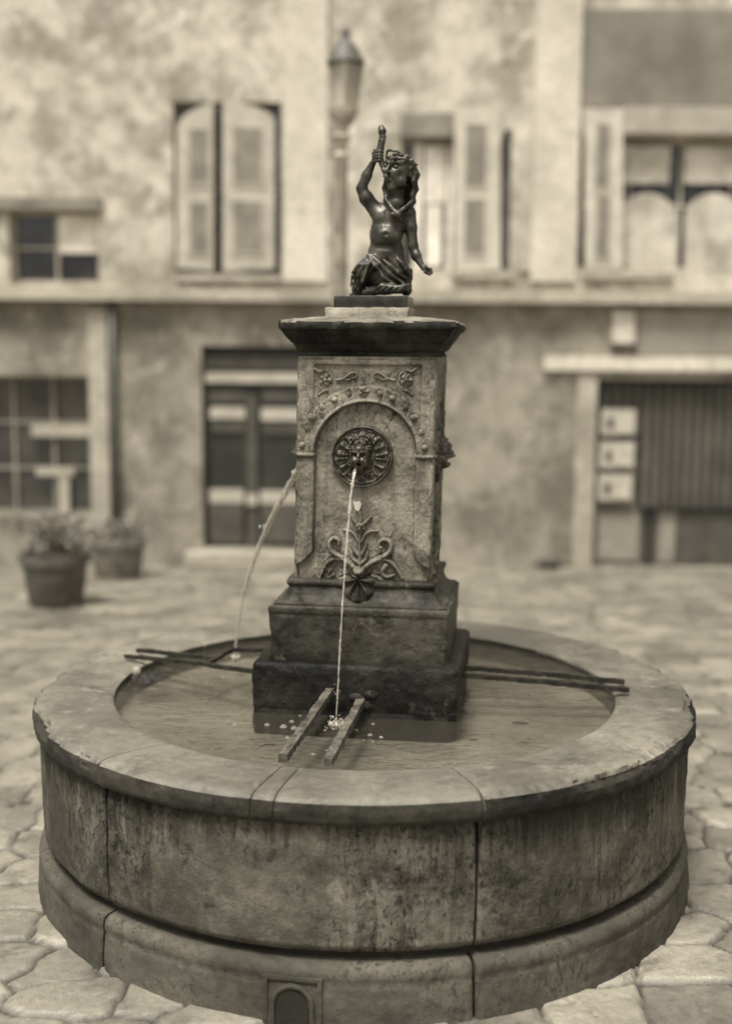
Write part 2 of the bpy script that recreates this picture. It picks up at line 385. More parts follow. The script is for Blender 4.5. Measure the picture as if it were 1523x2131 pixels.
# ================================================================== PEDESTAL
PY = R(-8.0); OX = .006; SH = .019
ca, sa = math.cos(PY), math.sin(PY); DR = .90
def L2W(x, y, z): return Vector((OX+SH*(z-.6)+x*ca-y*sa, x*sa+y*ca, z))
def front(px, py, d):
    """where the sight line through a point of the photo meets the pedestal face d in front of its axis: (u, z)"""
    n = Vector((sa, -ca, 0)); r = ray(px, py); o = Vector((OX, 0, 0))
    t = ((o+n*d-CAM).dot(n))/r.dot(n)
    for _ in range(3):
        p = CAM+r*t; oo = Vector((OX+SH*(p.z-.6), 0, 0)); t = ((oo+n*d-CAM).dot(n))/r.dot(n)
    p = CAM+r*t - Vector((OX+SH*((CAM+r*t).z-.6), 0, 0))
    return (p.x*ca+p.y*sa, p.z)
ped = thing('stone_pedestal', 'tall square carved stone fountain pedestal with moulded cap standing in the basin', 'pedestal')
def sqring(hx, hy, z, cr, n):
    """rounded square ring, n points per side"""
    out = []
    cs = [(1, -1), (1, 1), (-1, 1), (-1, -1)]
    for s in range(4):
        ax, ay = [(-1, -1), (1, -1), (1, 1), (-1, 1)][s]; bx, by = cs[s]
        for i in range(n):
            t = i/n; out.append([(ax+(bx-ax)*t)*hx, (ay+(by-ay)*t)*hy, z])
    for p in out:                                            # round the corner
        dx = abs(p[0])-(hx-cr); dy = abs(p[1])-(hy-cr)
        if dx > 0 and dy > 0:
            L = math.hypot(dx, dy)
            if L > cr: p[0] = math.copysign(hx-cr+dx*cr/L, p[0]); p[1] = math.copysign(hy-cr+dy*cr/L, p[1])
    return out
def loft(name, prof, mat, amp=.003, chip=.01, n=80, cr=.006, parent=None, res=.008, seed=0., fs_=24, ang=R(45), dr=DR):
    P = resamp(prof, res); vs = []
    for (h, z) in P:
        for x, y, zz in sqring(h, h*dr, z, cr, n):
            v = Vector((x, y, zz)); s = Vector((seed, 0, seed))
            corner = max(0, 1-math.hypot(h-abs(x), h*dr-abs(y))/.045)
            edge = max(0, 1-min(abs(zz-prof[k][1])+abs(h-prof[k][0]) for k in range(len(prof)))/.02)
            d = amp*noise.noise(v*9+s)+amp*.6*fbm(v*fs_*1.6+s, 4) - chip*max(0, noise.noise(v*16+s)+.15)*max(corner, edge*.55)
            dirv = Vector((x/h if abs(x) > h-.02 else 0, y/(h*dr) if abs(y) > h*dr-.02 else 0, 0))
            v = v+dirv*d; v.z += d*.5*(1 if corner+edge > 0 else 0)
            vs.append(L2W(*v))
    K = 4*n; fs = [(j*K+i, j*K+(i+1) % K, (j+1)*K+(i+1) % K, (j+1)*K+i) for j in range(len(P)-1) for i in range(K)]
    fs += [tuple(range(K)), tuple((len(P)-1)*K+k for k in range(K))]
    return mk(name, vs, fs, mat, parent or ped, angle=ang)
loft('lower_step', [(.329, .50), (.329, .60), (.331, .60), (.332, .738), (.326, .747), (.24, .752)], STEPM, .004, .014, 100, .01, seed=1)
loft('plinth', [(.287, .745), (.289, .90), (.291, .903), (.291, .921), (.286, .926), (.279, .9265), (.279, .932), (.262, .938), (.247, .952), (.238, .972), (.236, .984)],
     PLIN, .0025, .011, 100, .006, seed=2, res=.006)
loft('base_roll', [(.228, .982), (.238, .984), (.243, .990), (.244, .998), (.240, 1.005), (.222, 1.008)], PLIN, .0015, .008, 90, .006, seed=3, res=.004)
def zf(py, d=.22): return front(755, py, d)[1]
ZT = zf(744)
cap_px = [(0, 744), (0, 738), (3, 733), (3, 731), (-1, 730), (-12, 716), (-13, 712), (-17, 711), (-19, 708), (-30, 690), (-33, 686), (-38, 684), (-40, 680), (-40, 671), (-36, 667)]
prof = [(.221-dx*.00151, zf(y, .24)) for dx, y in cap_px]
zc = prof[-1][1]
prof += [(.24, zc+.006), (.17, zc+.014), (.10, zc+.017)]
CAPT = stone('cap_top_lit_stone', .12, .26, spot=.6, spot_scale=14, bump=.9, pale=.5, dark=.03, big=9)  # upward cap faces paler: light from above put into the stone colour
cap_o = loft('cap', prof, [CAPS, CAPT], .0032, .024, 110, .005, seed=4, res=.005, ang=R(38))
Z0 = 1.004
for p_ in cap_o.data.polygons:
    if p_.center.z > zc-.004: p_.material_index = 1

# --- the shaft: one carved face as a height field, used on four sides
def face_field(step):
    W2 = .2215; D = .22
    u = np.arange(-W2, W2+1e-6, step); z = np.arange(Z0, ZT+.004, step)
    U, Z = np.meshgrid(u, z); H = np.zeros(U.shape)
    def f(px, py): return front(px, py, D)
    zi = f(755, 950)[1]                                  # impost level
    ra = .163; cu = 0.002
    zt = f(755, 838)[1]; zc_ = zt-ra
    # arched recess
    dd = np.where(Z > zc_, np.hypot(U-cu, Z-zc_)-ra, np.abs(U-cu)-ra)
    zp = f(755, 1182)[1]                                 # pilasters end in a pointed curve
    lim = zp + np.clip((.221-np.abs(U))/.058, 0, 1)**1.8*.045
    pil = sm(-.0015, .0015, dd)*sm(-.0015, .0015, Z-lim)
    H += -.011*(1-pil)
    H += .004*np.exp(-((dd-.005)/.004)**2)*sm(0, .01, Z-zc_+.0)       # arch moulding roll
    H -= .004*np.exp(-((dd+.0015)/.002)**2)*(Z > lim)
    # archivolt band and sunk spandrel frame
    ro = .214
    d2 = np.hypot(U-cu, Z-zc_)-ro
    zfr = f(755, 760)[1]; fx = .170
    fr = np.maximum(np.abs(U-.003)-fx, Z-zfr)            # <0 inside the frame
    inside = sm(.001, -.0015, fr)*(Z > zi+.05)*sm(-.001, .0015, d2)
    H -= .006*inside
    H -= .003*np.exp(-(fr/.0018)**2)*(Z > zi+.07)*(d2 > -.03)
    # imposts
    im = np.exp(-((Z-zi)/.005)**4)*(dd > -.003)
    H += .008*im; H -= .004*np.exp(-((Z-zi+.009)/.003)**2)*(dd > 0)
    # soft wear
    def boss(px, py, r, h, kind=0):
        x, y = f(px, py); r *= .00152
        q = np.hypot(U-x, Z-y)/r; a = np.arctan2(Z-y, U-x)
        if kind == 0: e = h*np.sqrt(np.clip(1-q*q, 0, 1))
        else:
            e = h*np.sqrt(np.clip(1-(q/(.86+.14*np.cos(kind*a)))**2, 0, 1))*(.62+.38*np.cos(kind*a))
            e = np.maximum(e, h*1.0*np.sqrt(np.clip(1-(q/.28)**2, 0, 1)))
            e = np.where((q > .28) & (q < .38), e*.35, e)
        H[:] = H + e - .0018*np.exp(-((q-1.05)/.13)**2)
    for px, py, r, h, k in ((755, 815, 12, .008, 5), (724, 820, 6, .005, 5), (788, 820, 7, .005, 5), (694, 832, 7, .008, 0), (814, 829, 7, .008, 0),
                            (668, 848, 7, .004, 5), (842, 848, 7, .005, 5), (648, 868, 9, .009, 0), (860, 870, 8, .008, 0),
                            (637, 893, 7, .004, 5), (875, 901, 7, .006, 5), (626, 927, 7, .008, 0), (882, 933, 7, .008, 0),
                            (674, 791, 14, .009, 5), (844, 791, 14, .010, 5)): boss(px, py, r, h, k)
    def stroke(pts, w, h, taper=.5):
        P = [f(*p) for p in pts]
        # smooth
        for _ in range(2):
            Q = [P[0]]
            for a, b in zip(P, P[1:]): Q += [(a[0]*.75+b[0]*.25, a[1]*.75+b[1]*.25), (a[0]*.25+b[0]*.75, a[1]*.25+b[1]*.75)]
            P = Q+[P[-1]]
        best = np.full(U.shape, 9.); N = len(P)-1
        for i in range(N):
            a, b = P[i], P[i+1]; dx, dy = b[0]-a[0], b[1]-a[1]; L2 = dx*dx+dy*dy+1e-12
            t = np.clip(((U-a[0])*dx+(Z-a[1])*dy)/L2, 0, 1)
            ww = w*.00152*(1-(1-taper)*(i+t)/N)
            best = np.minimum(best, np.hypot(U-a[0]-t*dx, Z-a[1]-t*dy)/ww)
        H[:] = np.maximum(H, np.where(best < 1, -.011*(Z < zi+.05)-.006*(Z >= zi+.05)+h*np.sqrt(np.clip(1-best**2, 0, 1)), -1))
        H[:] -= .0022*np.exp(-((best-1.15)/.18)**2)
    # spandrel scrolls
    for s in (0, 1):
        g = (lambda L: [((1516-p[0]) if s else p[0], p[1]) for p in L])
        stroke(g([(697, 791), (712, 789), (722, 780), (733, 774), (741, 779), (738, 787), (731, 786)]), 3, .006)
        stroke(g([(712, 789), (722, 791), (728, 789)]), 2.5, .005)
        stroke(g([(653, 768), (662, 775), (672, 769)]), 3.5, .006); stroke(g([(682, 776), (688, 782), (686, 795)]), 3, .006)
        stroke(g([(660, 822), (668, 815), (680, 812)]), 3, .004)
    # the plant ornament
    stroke([(744, 1190), (745, 1150), (746, 1100)], 4, .010, .8)
    for L, ww, hh in (
        ([(741, 1192), (724, 1174), (706, 1162), (688, 1152), (681, 1138), (684, 1126), (694, 1121), (703, 1127), (702, 1136)], 6.5, .015),
        ([(748, 1192), (766, 1176), (785, 1166), (803, 1158), (812, 1146), (811, 1131), (799, 1124), (787, 1129), (785, 1139), (791, 1142)], 6.5, .015),
        ([(712, 1170), (692, 1164), (675, 1176), (667, 1194), (664, 1206), (654, 1210)], 5, .010),
        ([(778, 1172), (800, 1166), (818, 1178), (828, 1196), (834, 1208)], 5, .010),
        ([(690, 1200), (676, 1208), (684, 1190)], 5, .008), ([(800, 1180), (790, 1196), (802, 1206), (818, 1200)], 6, .010),
        ([(742, 1130), (734, 1114), (722, 1107), (711, 1106)], 3.5, .008), ([(749, 1130), (757, 1114), (770, 1107), (784, 1108)], 3.5, .008),
        ([(742, 1096), (734, 1088), (729, 1076)], 5, .009), ([(750, 1096), (760, 1088), (769, 1078)], 5, .009), ([(746, 1094), (748, 1082), (745, 1068)], 5, .008),
        ([(744, 1160), (731, 1146), (727, 1130)], 4, .010), ([(747, 1160), (757, 1146), (761, 1130)], 4, .010),
        ([(744, 1176), (730, 1166), (729, 1152)], 5, .012), ([(748, 1176), (760, 1166), (762, 1152)], 5, .012),
        ([(746, 1178), (746, 1160), (745, 1140)], 6, .012),
        ([(738, 1208), (722, 1204), (704, 1209), (694, 1216)], 6, .014, ), ([(750, 1208), (768, 1202), (786, 1206), (796, 1214)], 6, .014)):
        stroke(L, ww, hh)
    boss(746, 1102, 12, .013, 5); boss(744, 1194, 13, .016, 0); boss(712, 1196, 12, .008, 5); boss(778, 1196, 10, .008, 5); boss(680, 1188, 9, .006, 5)
    # edges rounded, worn
    H -= .006*sm(.2165, .2225, np.abs(U))
    H -= .004*np.exp(-((Z-(ZT-.006))/.002)**2)*sm(.2, .9, np.sin(U*37+1.0)*.5+.6)
    return U, Z, H
def shaft():
    vs, fs = [], []
    for s in range(4):
        U, Z, H = face_field(.0019 if s == 0 else .0038)
        ny, nx = U.shape; k = len(vs)
        for u, z, h in zip(U.ravel().tolist(), Z.ravel().tolist(), H.ravel().tolist()):
            p = Vector((u, z, s*3.)); h += .0022*noise.noise(p*11)+.0009*fbm(p*60, 4)
            c = max(0, (abs(u)-.195)/.027)
            h -= c*.006*max(0, noise.noise(p*26)+.1)
            uu = u*(1-.02*c*max(0, noise.noise(p*30)))
            h = h*1.35
            if s == 0: q = (uu, -(.2215*DR+h), z)
            elif s == 1: q = (.2215+h*.55+.003*abs(noise.noise(p*40)), uu*DR, z)
            elif s == 2: q = (-uu, (.2215*DR+h), z)
            else: q = (-(.2215+h*.5), -uu*DR, z)
            vs.append(L2W(*q))
        fs += [(k+j*nx+i, k+j*nx+i+1, k+(j+1)*nx+i+1, k+(j+1)*nx+i) for j in range(ny-1) for i in range(nx-1)]
    mk('shaft', vs, fs, SHAFT, ped)
    m = MB(); q = .2215-.024
    m.add([L2W(x*q, y*q*DR, z) for z in (Z0-.01, ZT+.005) for x, y in ((-1, -1), (1, -1), (1, 1), (-1, 1))],
          [(0,3,2,1),(4,5,6,7),(0,1,5,4),(1,2,6,5),(2,3,7,6),(3,0,4,7)])
    m.build('shaft_core', CORE, ped)
shaft()
# carved shell overlapping the base roll
def shell():
    c = front(743, 1207, .25); n = 60; K = 26; vs = []; fs = []
    for j in range(K+1):
        for i in range(n+1):
            a = R(-205)+R(230)*i/n; t = j/K
            rr = .073*(.92+.08*abs(math.sin((a+math.pi/2)*4.5)))*t*(1 if -math.pi*.97 < a < 0 else .7)
            x = c[0]+rr*math.cos(a)*.80; z = c[1]+rr*math.sin(a)
            h = .026*(1-t**3)*(.75+.25*math.cos((a+math.pi/2)*9)) + .006*math.cos((a+math.pi/2)*9)*t
            slope = max(0, (.99-z))*.55
            vs.append(L2W(x, -(.2215*DR+.006+h+slope+.008), z))
    fs = [(j*(n+1)+i, j*(n+1)+i+1, (j+1)*(n+1)+i+1, (j+1)*(n+1)+i) for j in range(K) for i in range(n)]
    mk('shell_carving', vs, fs, PLIN, ped)
shell()
# --- bronze medallion with a mask
def medal_field(r0, step):
    n = int(r0/step); g = np.arange(-n, n+1)*step
    X, Z = np.meshgrid(g, g); r = np.hypot(X, Z)/r0; a = np.arctan2(Z, X)
    H = .006*np.ones(X.shape)
    H += .010*np.exp(-((r-.955)/.035)**2)
    sc = .84+.045*np.abs(np.cos(a*6)); H += .007*np.exp(-((r-sc)/.028)**2)
    H -= .005*np.exp(-((r-.90)/.02)**2)
    for c0 in (28, -28, 152, 208):                      # fans
        da = (np.degrees(a)-c0+180) % 360-180
        m = sm(27, 21, np.abs(da))*sm(.44, .50, r)*sm(.85, .78, r)
        H += m*(.005+.006*np.cos(np.radians(da)*15))
    for c0 in (65, 90, 115, -65, -90, -115, 0, 180):    # rosettes / leaves
        x = .67*r0*math.cos(R(c0)); z = .67*r0*math.sin(R(c0)); q = np.hypot(X-x, Z-z)/(.15*r0); b = np.arctan2(Z-z, X-x)
        H += .009*np.sqrt(np.clip(1-q*q, 0, 1))*(.55+.45*np.cos(5*b+c0))
    ov = np.hypot(X/.46, Z/.68)/r0
    H = np.where(ov < 1, .002+.0*H, H); H += .005*np.exp(-((ov-1)/.06)**2)
    # face
    k = r0/.098*1.12; fx, fz = -.006*k, .002*k
    def bump(x, z, rx, rz, h, p=.5):
        q = ((X-fx-x*k)/(rx*k))**2+((Z-fz-z*k)/(rz*k))**2; return h*k*np.clip(1-q, 0, 1)**p
    Fh = bump(0, -.002, .030, .047, .034)
    Fh = np.maximum(Fh, bump(0, .020, .022, .018, .040))            # forehead
    Fh += bump(0, -.002, .0065, .016, .012, 1) + bump(0, -.010, .009, .006, .007, 1)   # nose
    for s in (-1, 1):
        Fh -= bump(s*.0115, .004, .0085, .006, .011, 1); Fh += bump(s*.0115, .003, .004, .003, .004)
        Fh += bump(s*.0115, .012, .010, .0035, .006, 1); Fh += bump(s*.014, -.011, .009, .009, .007, 1)
        Fh += bump(s*.027, .018, .008, .024, .016)*(1+.3*np.sin(Z*900/k)); Fh += bump(s*.026, -.022, .010, .016, .010)*(1+.3*np.sin(Z*800/k+2))
        Fh += bump(s*.012, .043, .012, .011, .014)*(1+.3*np.sin(X*900/k))
    Fh -= bump(0, -.0225, .0065, .0055, .022, .7); Fh += bump(0, -.0165, .012, .0025, .004, 1)+bump(0, -.029, .009, .003, .005, 1)
    Fh += bump(0, -.042, .013, .014, .012)*(1+.35*np.sin(X*1100/k)) + bump(0, .052, .010, .012, .012)
    H = np.maximum(H, H*.3+Fh)
    H = np.where(r > 1, -.01, H*sm(1.0, .985, r)+(-.004)*(1-sm(1.0, .985, r)))
    return X, Z, H, r
def medallion(side):
    r0 = .099; c = front(752, 951, .21); X, Z, H, r = medal_field(r0, .0016 if side == 0 else .0022)
    ny, nx = X.shape; vs = []
    for x, z, h in zip(X.ravel().tolist(), Z.ravel().tolist(), H.ravel().tolist()):
        h += .0006*noise.noise(Vector((x*160, z*160, 0)))
        if side == 0: q = (c[0]+x, -(.2215*DR-.0105+h), c[1]+z)
        elif side == 1: q = (.2215-.010+h*1.15, x*.9, c[1]+z)
        else: q = (-(.2215-.010+h*1.15), -x*.9, c[1]+z)
        vs.append(L2W(*q))
    rr = r.ravel(); fs = []
    for j in range(ny-1):
        for i in range(nx-1):
            f = (j*nx+i, j*nx+i+1, (j+1)*nx+i+1, (j+1)*nx+i)
            if min(rr[f[0]], rr[f[1]], rr[f[2]], rr[f[3]]) < 1.0: fs.append(f)
    return mk('spout_medallion', vs, fs, BRONZE2, ped)
medallion(0)['label'] = 'round bronze medallion with bearded mask spouting water on the front face'
medallion(1)['label'] = 'bronze mask medallion on the right side, seen edge on'
medallion(2)['label'] = 'bronze mask medallion on the left side of the shaft'
# chipped pale scar under the medallion
m = MB(); x, z = front(741, 1055, .21); 
sc = [(-.011, .014), (-.004, .010), (.008, .015), (.013, .004), (.009, -.010), (.001, -.016), (-.006, -.010)]
m.add([L2W(x+a, -(.2215*DR-.0075), z+b) for a, b in sc]+[L2W(x+a*1.15, -(.2215*DR-.013), z+b*1.15) for a, b in sc], [tuple(range(7))]+[(i, (i+1) % 7, 7+(i+1) % 7, 7+i) for i in range(7)])
m.build('pale_chip', simple('fresh_stone_chip', .42, .8, 0, .1, 60), ped)

# ================================================================== STATUE PLINTHS + STATUE
slabc = front(766, 640, .0)
zs0 = zc+.012
def lblock(name, x0, x1, y0, y1, z0, z1, mat, parent, yaw=0, amp=.0015, n=24):
    o = []; cx, cy = (x0+x1)/2, (y0+y1)/2
    m = MB(); P = [(1, z0), (1, z0+(z1-z0)*.5), (1, z1-.003), (.985, z1)]
    for f, z in P:
        for x, y, zz in sqring((x1-x0)/2*f, (y1-y0)/2*f, z, .003, n):
            v = Vector((x, y, zz)); d = amp*fbm(v*60, 3); xx = x*math.cos(yaw)-y*math.sin(yaw); yy = x*math.sin(yaw)+y*math.cos(yaw)
            o.append(L2W(cx+xx*(1+d*8), cy+yy*(1+d*8), zz+d*.5))
    K = 4*n; fs = [(j*K+i, j*K+(i+1) % K, (j+1)*K+(i+1) % K, (j+1)*K+i) for j in range(3) for i in range(K)]+[tuple(range(K)), tuple(3*K+i for i in range(K))]
    return mk(name, o, fs, mat, parent, angle=R(35))
a = front(679, 650, .10); b = front(851, 650, .10)
zA = front(760, 653, .12)[1]; zB = front(760, 640, .12)[1]; zC = front(760, 615, .11)[1]
lblock('top_slab', a[0], b[0], -.13, .13, zs0-.01, zB, stone('slab_stone', .2, .4, spot=.6, spot_scale=20, bump=.8, dark=.05), ped, amp=.004)
statue = thing('bronze_statue', 'dark bronze statue of a kneeling child blowing a raised horn on top of the pedestal', 'statue')
a = front(693, 626, .11); b = front(848, 626, .11)
lblock('statue_base', a[0], b[0], -.105, .085, zB, zC, simple('bronze_base', .025, .3, .4, .4, 40, .1), statue, amp=.0006)

def build_statue():
    k = .00157
    vox = 1.35
    xs = np.arange(712, 912, vox, dtype=np.float32); ds = np.arange(-64, 56, vox, dtype=np.float32); ys = np.arange(262, 622, vox, dtype=np.float32)
    Fd = np.full((len(xs), len(ds), len(ys)), 50., dtype=np.float32)
    def sub(lo, hi, pad):
        s = []
        for ax, a_, b_ in ((xs, lo[0], hi[0]), (ds, lo[1], hi[1]), (ys, lo[2], hi[2])):
            i0 = np.searchsorted(ax, a_-pad); i1 = np.searchsorted(ax, b_+pad); s.append(slice(max(0, i0), max(i0+1, i1)))
        return tuple(s), np.meshgrid(xs[s[0]], ds[s[1]], ys[s[2]], indexing='ij')
    def smin(a_, b_, kk):
        h = np.clip(kk-np.abs(a_-b_), 0, None)/kk; return np.minimum(a_, b_)-h*h*kk*.25
    def cap(p, q, r1, r2, kk=5., neg=False):
        lo = [min(p[i], q[i]) for i in range(3)]; hi = [max(p[i], q[i]) for i in range(3)]
        s, (X, D, Y) = sub(lo, hi, max(r1, r2)+kk+3)
        v = [q[i]-p[i] for i in range(3)]; L2 = sum(c*c for c in v)+1e-6
        t = np.clip(((X-p[0])*v[0]+(D-p[1])*v[1]+(Y-p[2])*v[2])/L2, 0, 1)
        d = np.sqrt((X-p[0]-t*v[0])**2+(D-p[1]-t*v[1])**2+(Y-p[2]-t*v[2])**2)-(r1+(r2-r1)*t)
        if neg: Fd[s] = -smin(-Fd[s], d, kk)
        else: Fd[s] = smin(Fd[s], d, kk)
    def ell(c, r, kk=6., neg=False):
        s, (X, D, Y) = sub([c[i]-r[i] for i in range(3)], [c[i]+r[i] for i in range(3)], kk+3)
        q = np.sqrt(((X-c[0])/r[0])**2+((D-c[1])/r[1])**2+((Y-c[2])/r[2])**2)
        d = (q-1)*min(r)
        if neg: Fd[s] = -smin(-Fd[s], d, kk)
        else: Fd[s] = smin(Fd[s], d, kk)
    def poly(P, r, kk=3.):
        for i in range(len(P)-1):
            ra = r[i] if isinstance(r, (list, tuple)) else r; rb = r[i+1] if isinstance(r, (list, tuple)) else r
            cap(P[i], P[i+1], ra, rb, kk)
    # torso
    ell((808, 5, 455), (36, 23, 32)); cap((780, 4, 436), (842, 6, 440), 13, 14, 8)
    ell((801, 4, 482), (35, 24, 32), 8); ell((800, -8, 492), (31, 25, 24), 9); ell((801, 3, 520), (38, 27, 28), 8)
    ell((789, -8, 449), (16, 11, 13), 9); ell((822, -8, 450), (16, 11, 13), 9)
    cap((802, -20, 440), (802, -24, 468), 2.6, 2.6, 5, True); ell((804, -37, 488), (5.5, 7, 5), 4, True)
    cap((770, -14, 464), (792, -26, 468), 2.5, 2.5, 5, True); cap((834, -14, 464), (812, -26, 468), 2.5, 2.5, 5, True)
    cap((776, -26, 513), (828, -26, 515), 4, 4, 6, True)
    # neck and head
    cap((824, 4, 398), (818, 6, 430), 15, 18, 8)
    ell((828, 3, 355), (27, 28, 27), 6); ell((817, -9, 371), (21, 21, 27), 8); ell((810, -17, 395), (9, 9, 8), 7)
    ell((830, -19, 382), (12, 11, 12), 6); ell((802, -17, 380), (8, 10, 9), 5)
    cap((806, -27, 350), (801, -33, 362), 3, 4.4, 4); ell((807, -31, 364), (3, 3.5, 2.6), 2)
    cap((797, -24, 343), (805, -28, 345), 2.6, 2.8, 4); cap((812, -29, 344), (832, -25, 347), 2.8, 2.4, 4)
    ell((819, -30, 353), (8, 6, 5), 3, True); ell((820, -25.5, 353.5), (5.2, 4.5, 3.5), 1.2)
    ell((797, -27, 351), (4.5, 6, 5), 3, True)
    ell((800, -31, 373), (6, 5, 2.6), 2); ell((802, -29, 380), (6, 5, 3), 2.5); cap((811, -31, 372), (816, -29, 382), 1.6, 1.8, 3, True)
    ell((849, -10, 366), (4, 7, 9), 3); ell((847, -17, 366), (2, 3, 4.5), 2, True)
    # curls and wreath
    rg = random.Random(5)
    for i in range(120):
        th_ = rg.uniform(0, 6.28); ph_ = rg.uniform(-.1, 1.45)
        dx_, dy_, dz_ = math.cos(th_)*math.cos(ph_), math.sin(th_)*math.cos(ph_), math.sin(ph_)
        if dy_ < -.25 and dz_ < .55 and dx_ < .55: continue
        ell((828+27*dx_, 3+28*dy_, 353-27*dz_), (rg.uniform(3, 5.5), rg.uniform(3, 5.5), rg.uniform(3, 5.5)), 1.6)
    for sx_, sd0, ex_, ed_ in ((856, -8, 852, -4), (858, 4, 854, 6), (852, 16, 850, 14), (842, 24, 842, 20), (828, 28, 830, 22), (812, 24, 816, 18)):
        poly([(sx_-3, sd0, 352), (sx_+3, sd0+1, 366), (sx_-1, sd0-1, 380), (ex_+5, ed_+1, 394), (ex_, ed_, 408), (ex_+2, ed_, 420), (ex_-5, ed_-1, 432)], [5, 5.6, 5, 5.6, 5, 4.5, 3], 2)
    poly([(801, -4, 345), (796, -2, 362), (798, -2, 376), (794, -1, 392), (798, -4, 408), (796, -6, 418)], [5, 5, 4.4, 5, 4.6, 3], 2)
    poly([(801, -24, 341), (817, -30, 337), (838, -26, 338), (853, -12, 346), (858, 6, 355)], 3.2, 1.2)
    for x_, d_, y_ in ((806, -27, 334), (817, -30, 330), (829, -28, 331), (841, -24, 333), (850, -14, 339), (857, -4, 347)):
        ell((x_, d_, y_), (6, 3.4, 3.4), 1.0)
    poly([(799, -20, 344), (798, -17, 332), (800, -15, 320), (805, -13, 318)], [2.6, 2.2, 2.4, 2.8], 1.5)
    poly([(801, -14, 319), (817, -12, 320), (832, -10, 326), (843, -8, 334)], [2.4, 2.8, 3.6, 4.2], 1.5)
    # horn
    poly([(802, -33, 375), (796, -30, 362), (791, -26, 348), (786, -23, 334), (786, -22, 318), (789, -22, 302), (791, -21, 293)], [3.5, 4.5, 5.5, 7, 7.6, 7.2, 6.5], 2)
    ell((790, -21, 294), (7.6, 7.6, 2.4), 1)
    poly([(790, -21, 290), (789, -20, 282), (787, -19, 276)], [6.2, 8, 6.5], 2); ell((786, -20, 273), (4, 4.5, 4), 1.5, False)
    # raised arm
    cap((778, 2, 438), (757, -2, 412), 15.5, 14, 7); cap((757, -2, 412), (747, -5, 393), 14, 10.5, 6)
    cap((747, -5, 393), (758, -9, 368), 10.5, 10.5, 5); cap((758, -9, 368), (770, -13, 345), 10, 6.8, 5)
    ell((776, -15, 334), (8, 8, 9), 4)
    for i, yy in enumerate((324, 330, 336, 342)):
        poly([(773, -20, yy+1), (778, -28, yy), (786, -31, yy-.5), (793, -28, yy)], [3.2, 3.1, 2.9, 2.4], 1.0)
    poly([(772, -10, 332), (770, -10, 324), (774, -13, 317)], [3.5, 3, 2.5], 1.5)
    # lowered arm
    cap((846, 5, 444), (851, 3, 472), 15, 12.5, 7); cap((851, 3, 472), (857, 0, 508), 12.5, 10, 5)
    cap((857, 0, 510), (865, -5, 530), 10.5, 9.5, 5); cap((865, -5, 530), (876, -9, 548), 9.5, 6.5, 5)
    ell((884, -11, 555), (9, 6.5, 7), 4); ell((893, -11, 562), (6.5, 6, 6), 2)
    for i, dd in enumerate((-16, -12.5, -9, -5.5)):
        poly([(886, dd, 553), (896, dd-1, 557), (899-i*.5, dd, 565), (893, dd+1, 569)], [3, 3, 2.8, 2.3], .8)
    poly([(882, -16, 558), (886, -19, 565), (891, -18, 568)], [3, 2.7, 2.3], 1)
    # scarf
    ell((818, 0, 424), (24, 19, 17), 6); ell((812, -8, 406), (14, 12, 12), 5)
    poly([(797, -8, 404), (801, -18, 418), (812, -24, 434), (824, -28, 446)], [4, 4, 4.5, 5], 2.5)
    poly([(850, -8, 424), (838, -18, 436), (826, -27, 446)], [5, 4.5, 5], 2.5); ell((826, -30, 449), (8, 6, 8), 1.5)
    poly([(822, -30, 452), (814, -30, 447)], [4, 2.5], 1.5); poly([(828, -30, 454), (836, -28, 462)], [4, 2.5], 1.5)
    for dx in (0, 8, 16): cap((806+dx, -18-dx*.3, 408+dx*.3), (814+dx*.8, -21, 436), 1.6, 1.8, 2, True)
    # legs under drapery
    ell((800, 4, 572), (44, 26, 38), 8)
    cap((786, -2, 538), (754, -20, 562), 21, 17, 8); cap((752, -18, 566), (746, 2, 604), 16, 12, 6)
    cap((822, 0, 540), (842, -10, 572), 20, 17, 8); cap((842, -8, 575), (846, 0, 600), 14, 12, 6)
    cap((764, -22, 606), (800, -32, 598), 9, 12, 4); cap((800, -32, 598), (838, -34, 600), 12, 9, 4)
    ell((846, -34, 596), (11, 9, 9), 3)
    for i in range(4): cap((848, -42+i*4.5, 594), (855-i*.5, -42+i*4.5, 590), 3, 2.6, .8)
    cap((742, 6, 606), (728, 12, 610), 8, 4, 4); cap((735, 0, 596), (737, -4, 612), 5, 4, 3)
    # folds
    for (x0, x1, x2, y2) in ((764, 751, 738, 566), (772, 760, 747, 574), (779, 769, 758, 584)):
        poly([(x0, -22, 532), (x1, -34, 550), (x2, -36, y2)], [3, 4.4, 3.6], 3)
        cap((x0+4, -27, 536), (x2+6, -41, y2-3), 1.8, 2.2, 2, True)
    for (a_, b_, c_, d_) in (((768, 530), (783, 552), (800, 574), (826, 590)), ((774, 530), (794, 548), (814, 568), (842, 586)), ((800, 540), (816, 552), (832, 566), (850, 578)),
                             ((826, 534), (838, 546), (848, 560), (857, 572))):
        poly([(a_[0], -25, a_[1]), (b_[0], -33, b_[1]), (c_[0], -34, c_[1]), (d_[0], -30, d_[1])], [3, 4.6, 4.6, 3], 3)
        poly_ = [(a_[0]+5, -30, a_[1]+1), (b_[0]+7, -38, b_[1]-2), (c_[0]+6, -38, c_[1]-5)]
        cap(poly_[0], poly_[1], 1.8, 2.2, 2, True); cap(poly_[1], poly_[2], 2.2, 2, 2, True)
    ell((786, -34, 576), (9, 12, 17), 5, True)
    for i in range(5): poly([(838+i*4, -24+i*3, 544+i*3), (842+i*3.6, -28+i*4, 560), (840+i*4.5, -24+i*4, 578)], [1.5, 3, 1.6], 1.5)
    for i in range(5): cap((776+i*13, -40, 604-i*.5), (790+i*12, -44, 594), 2, 1.6, 1.5, True)
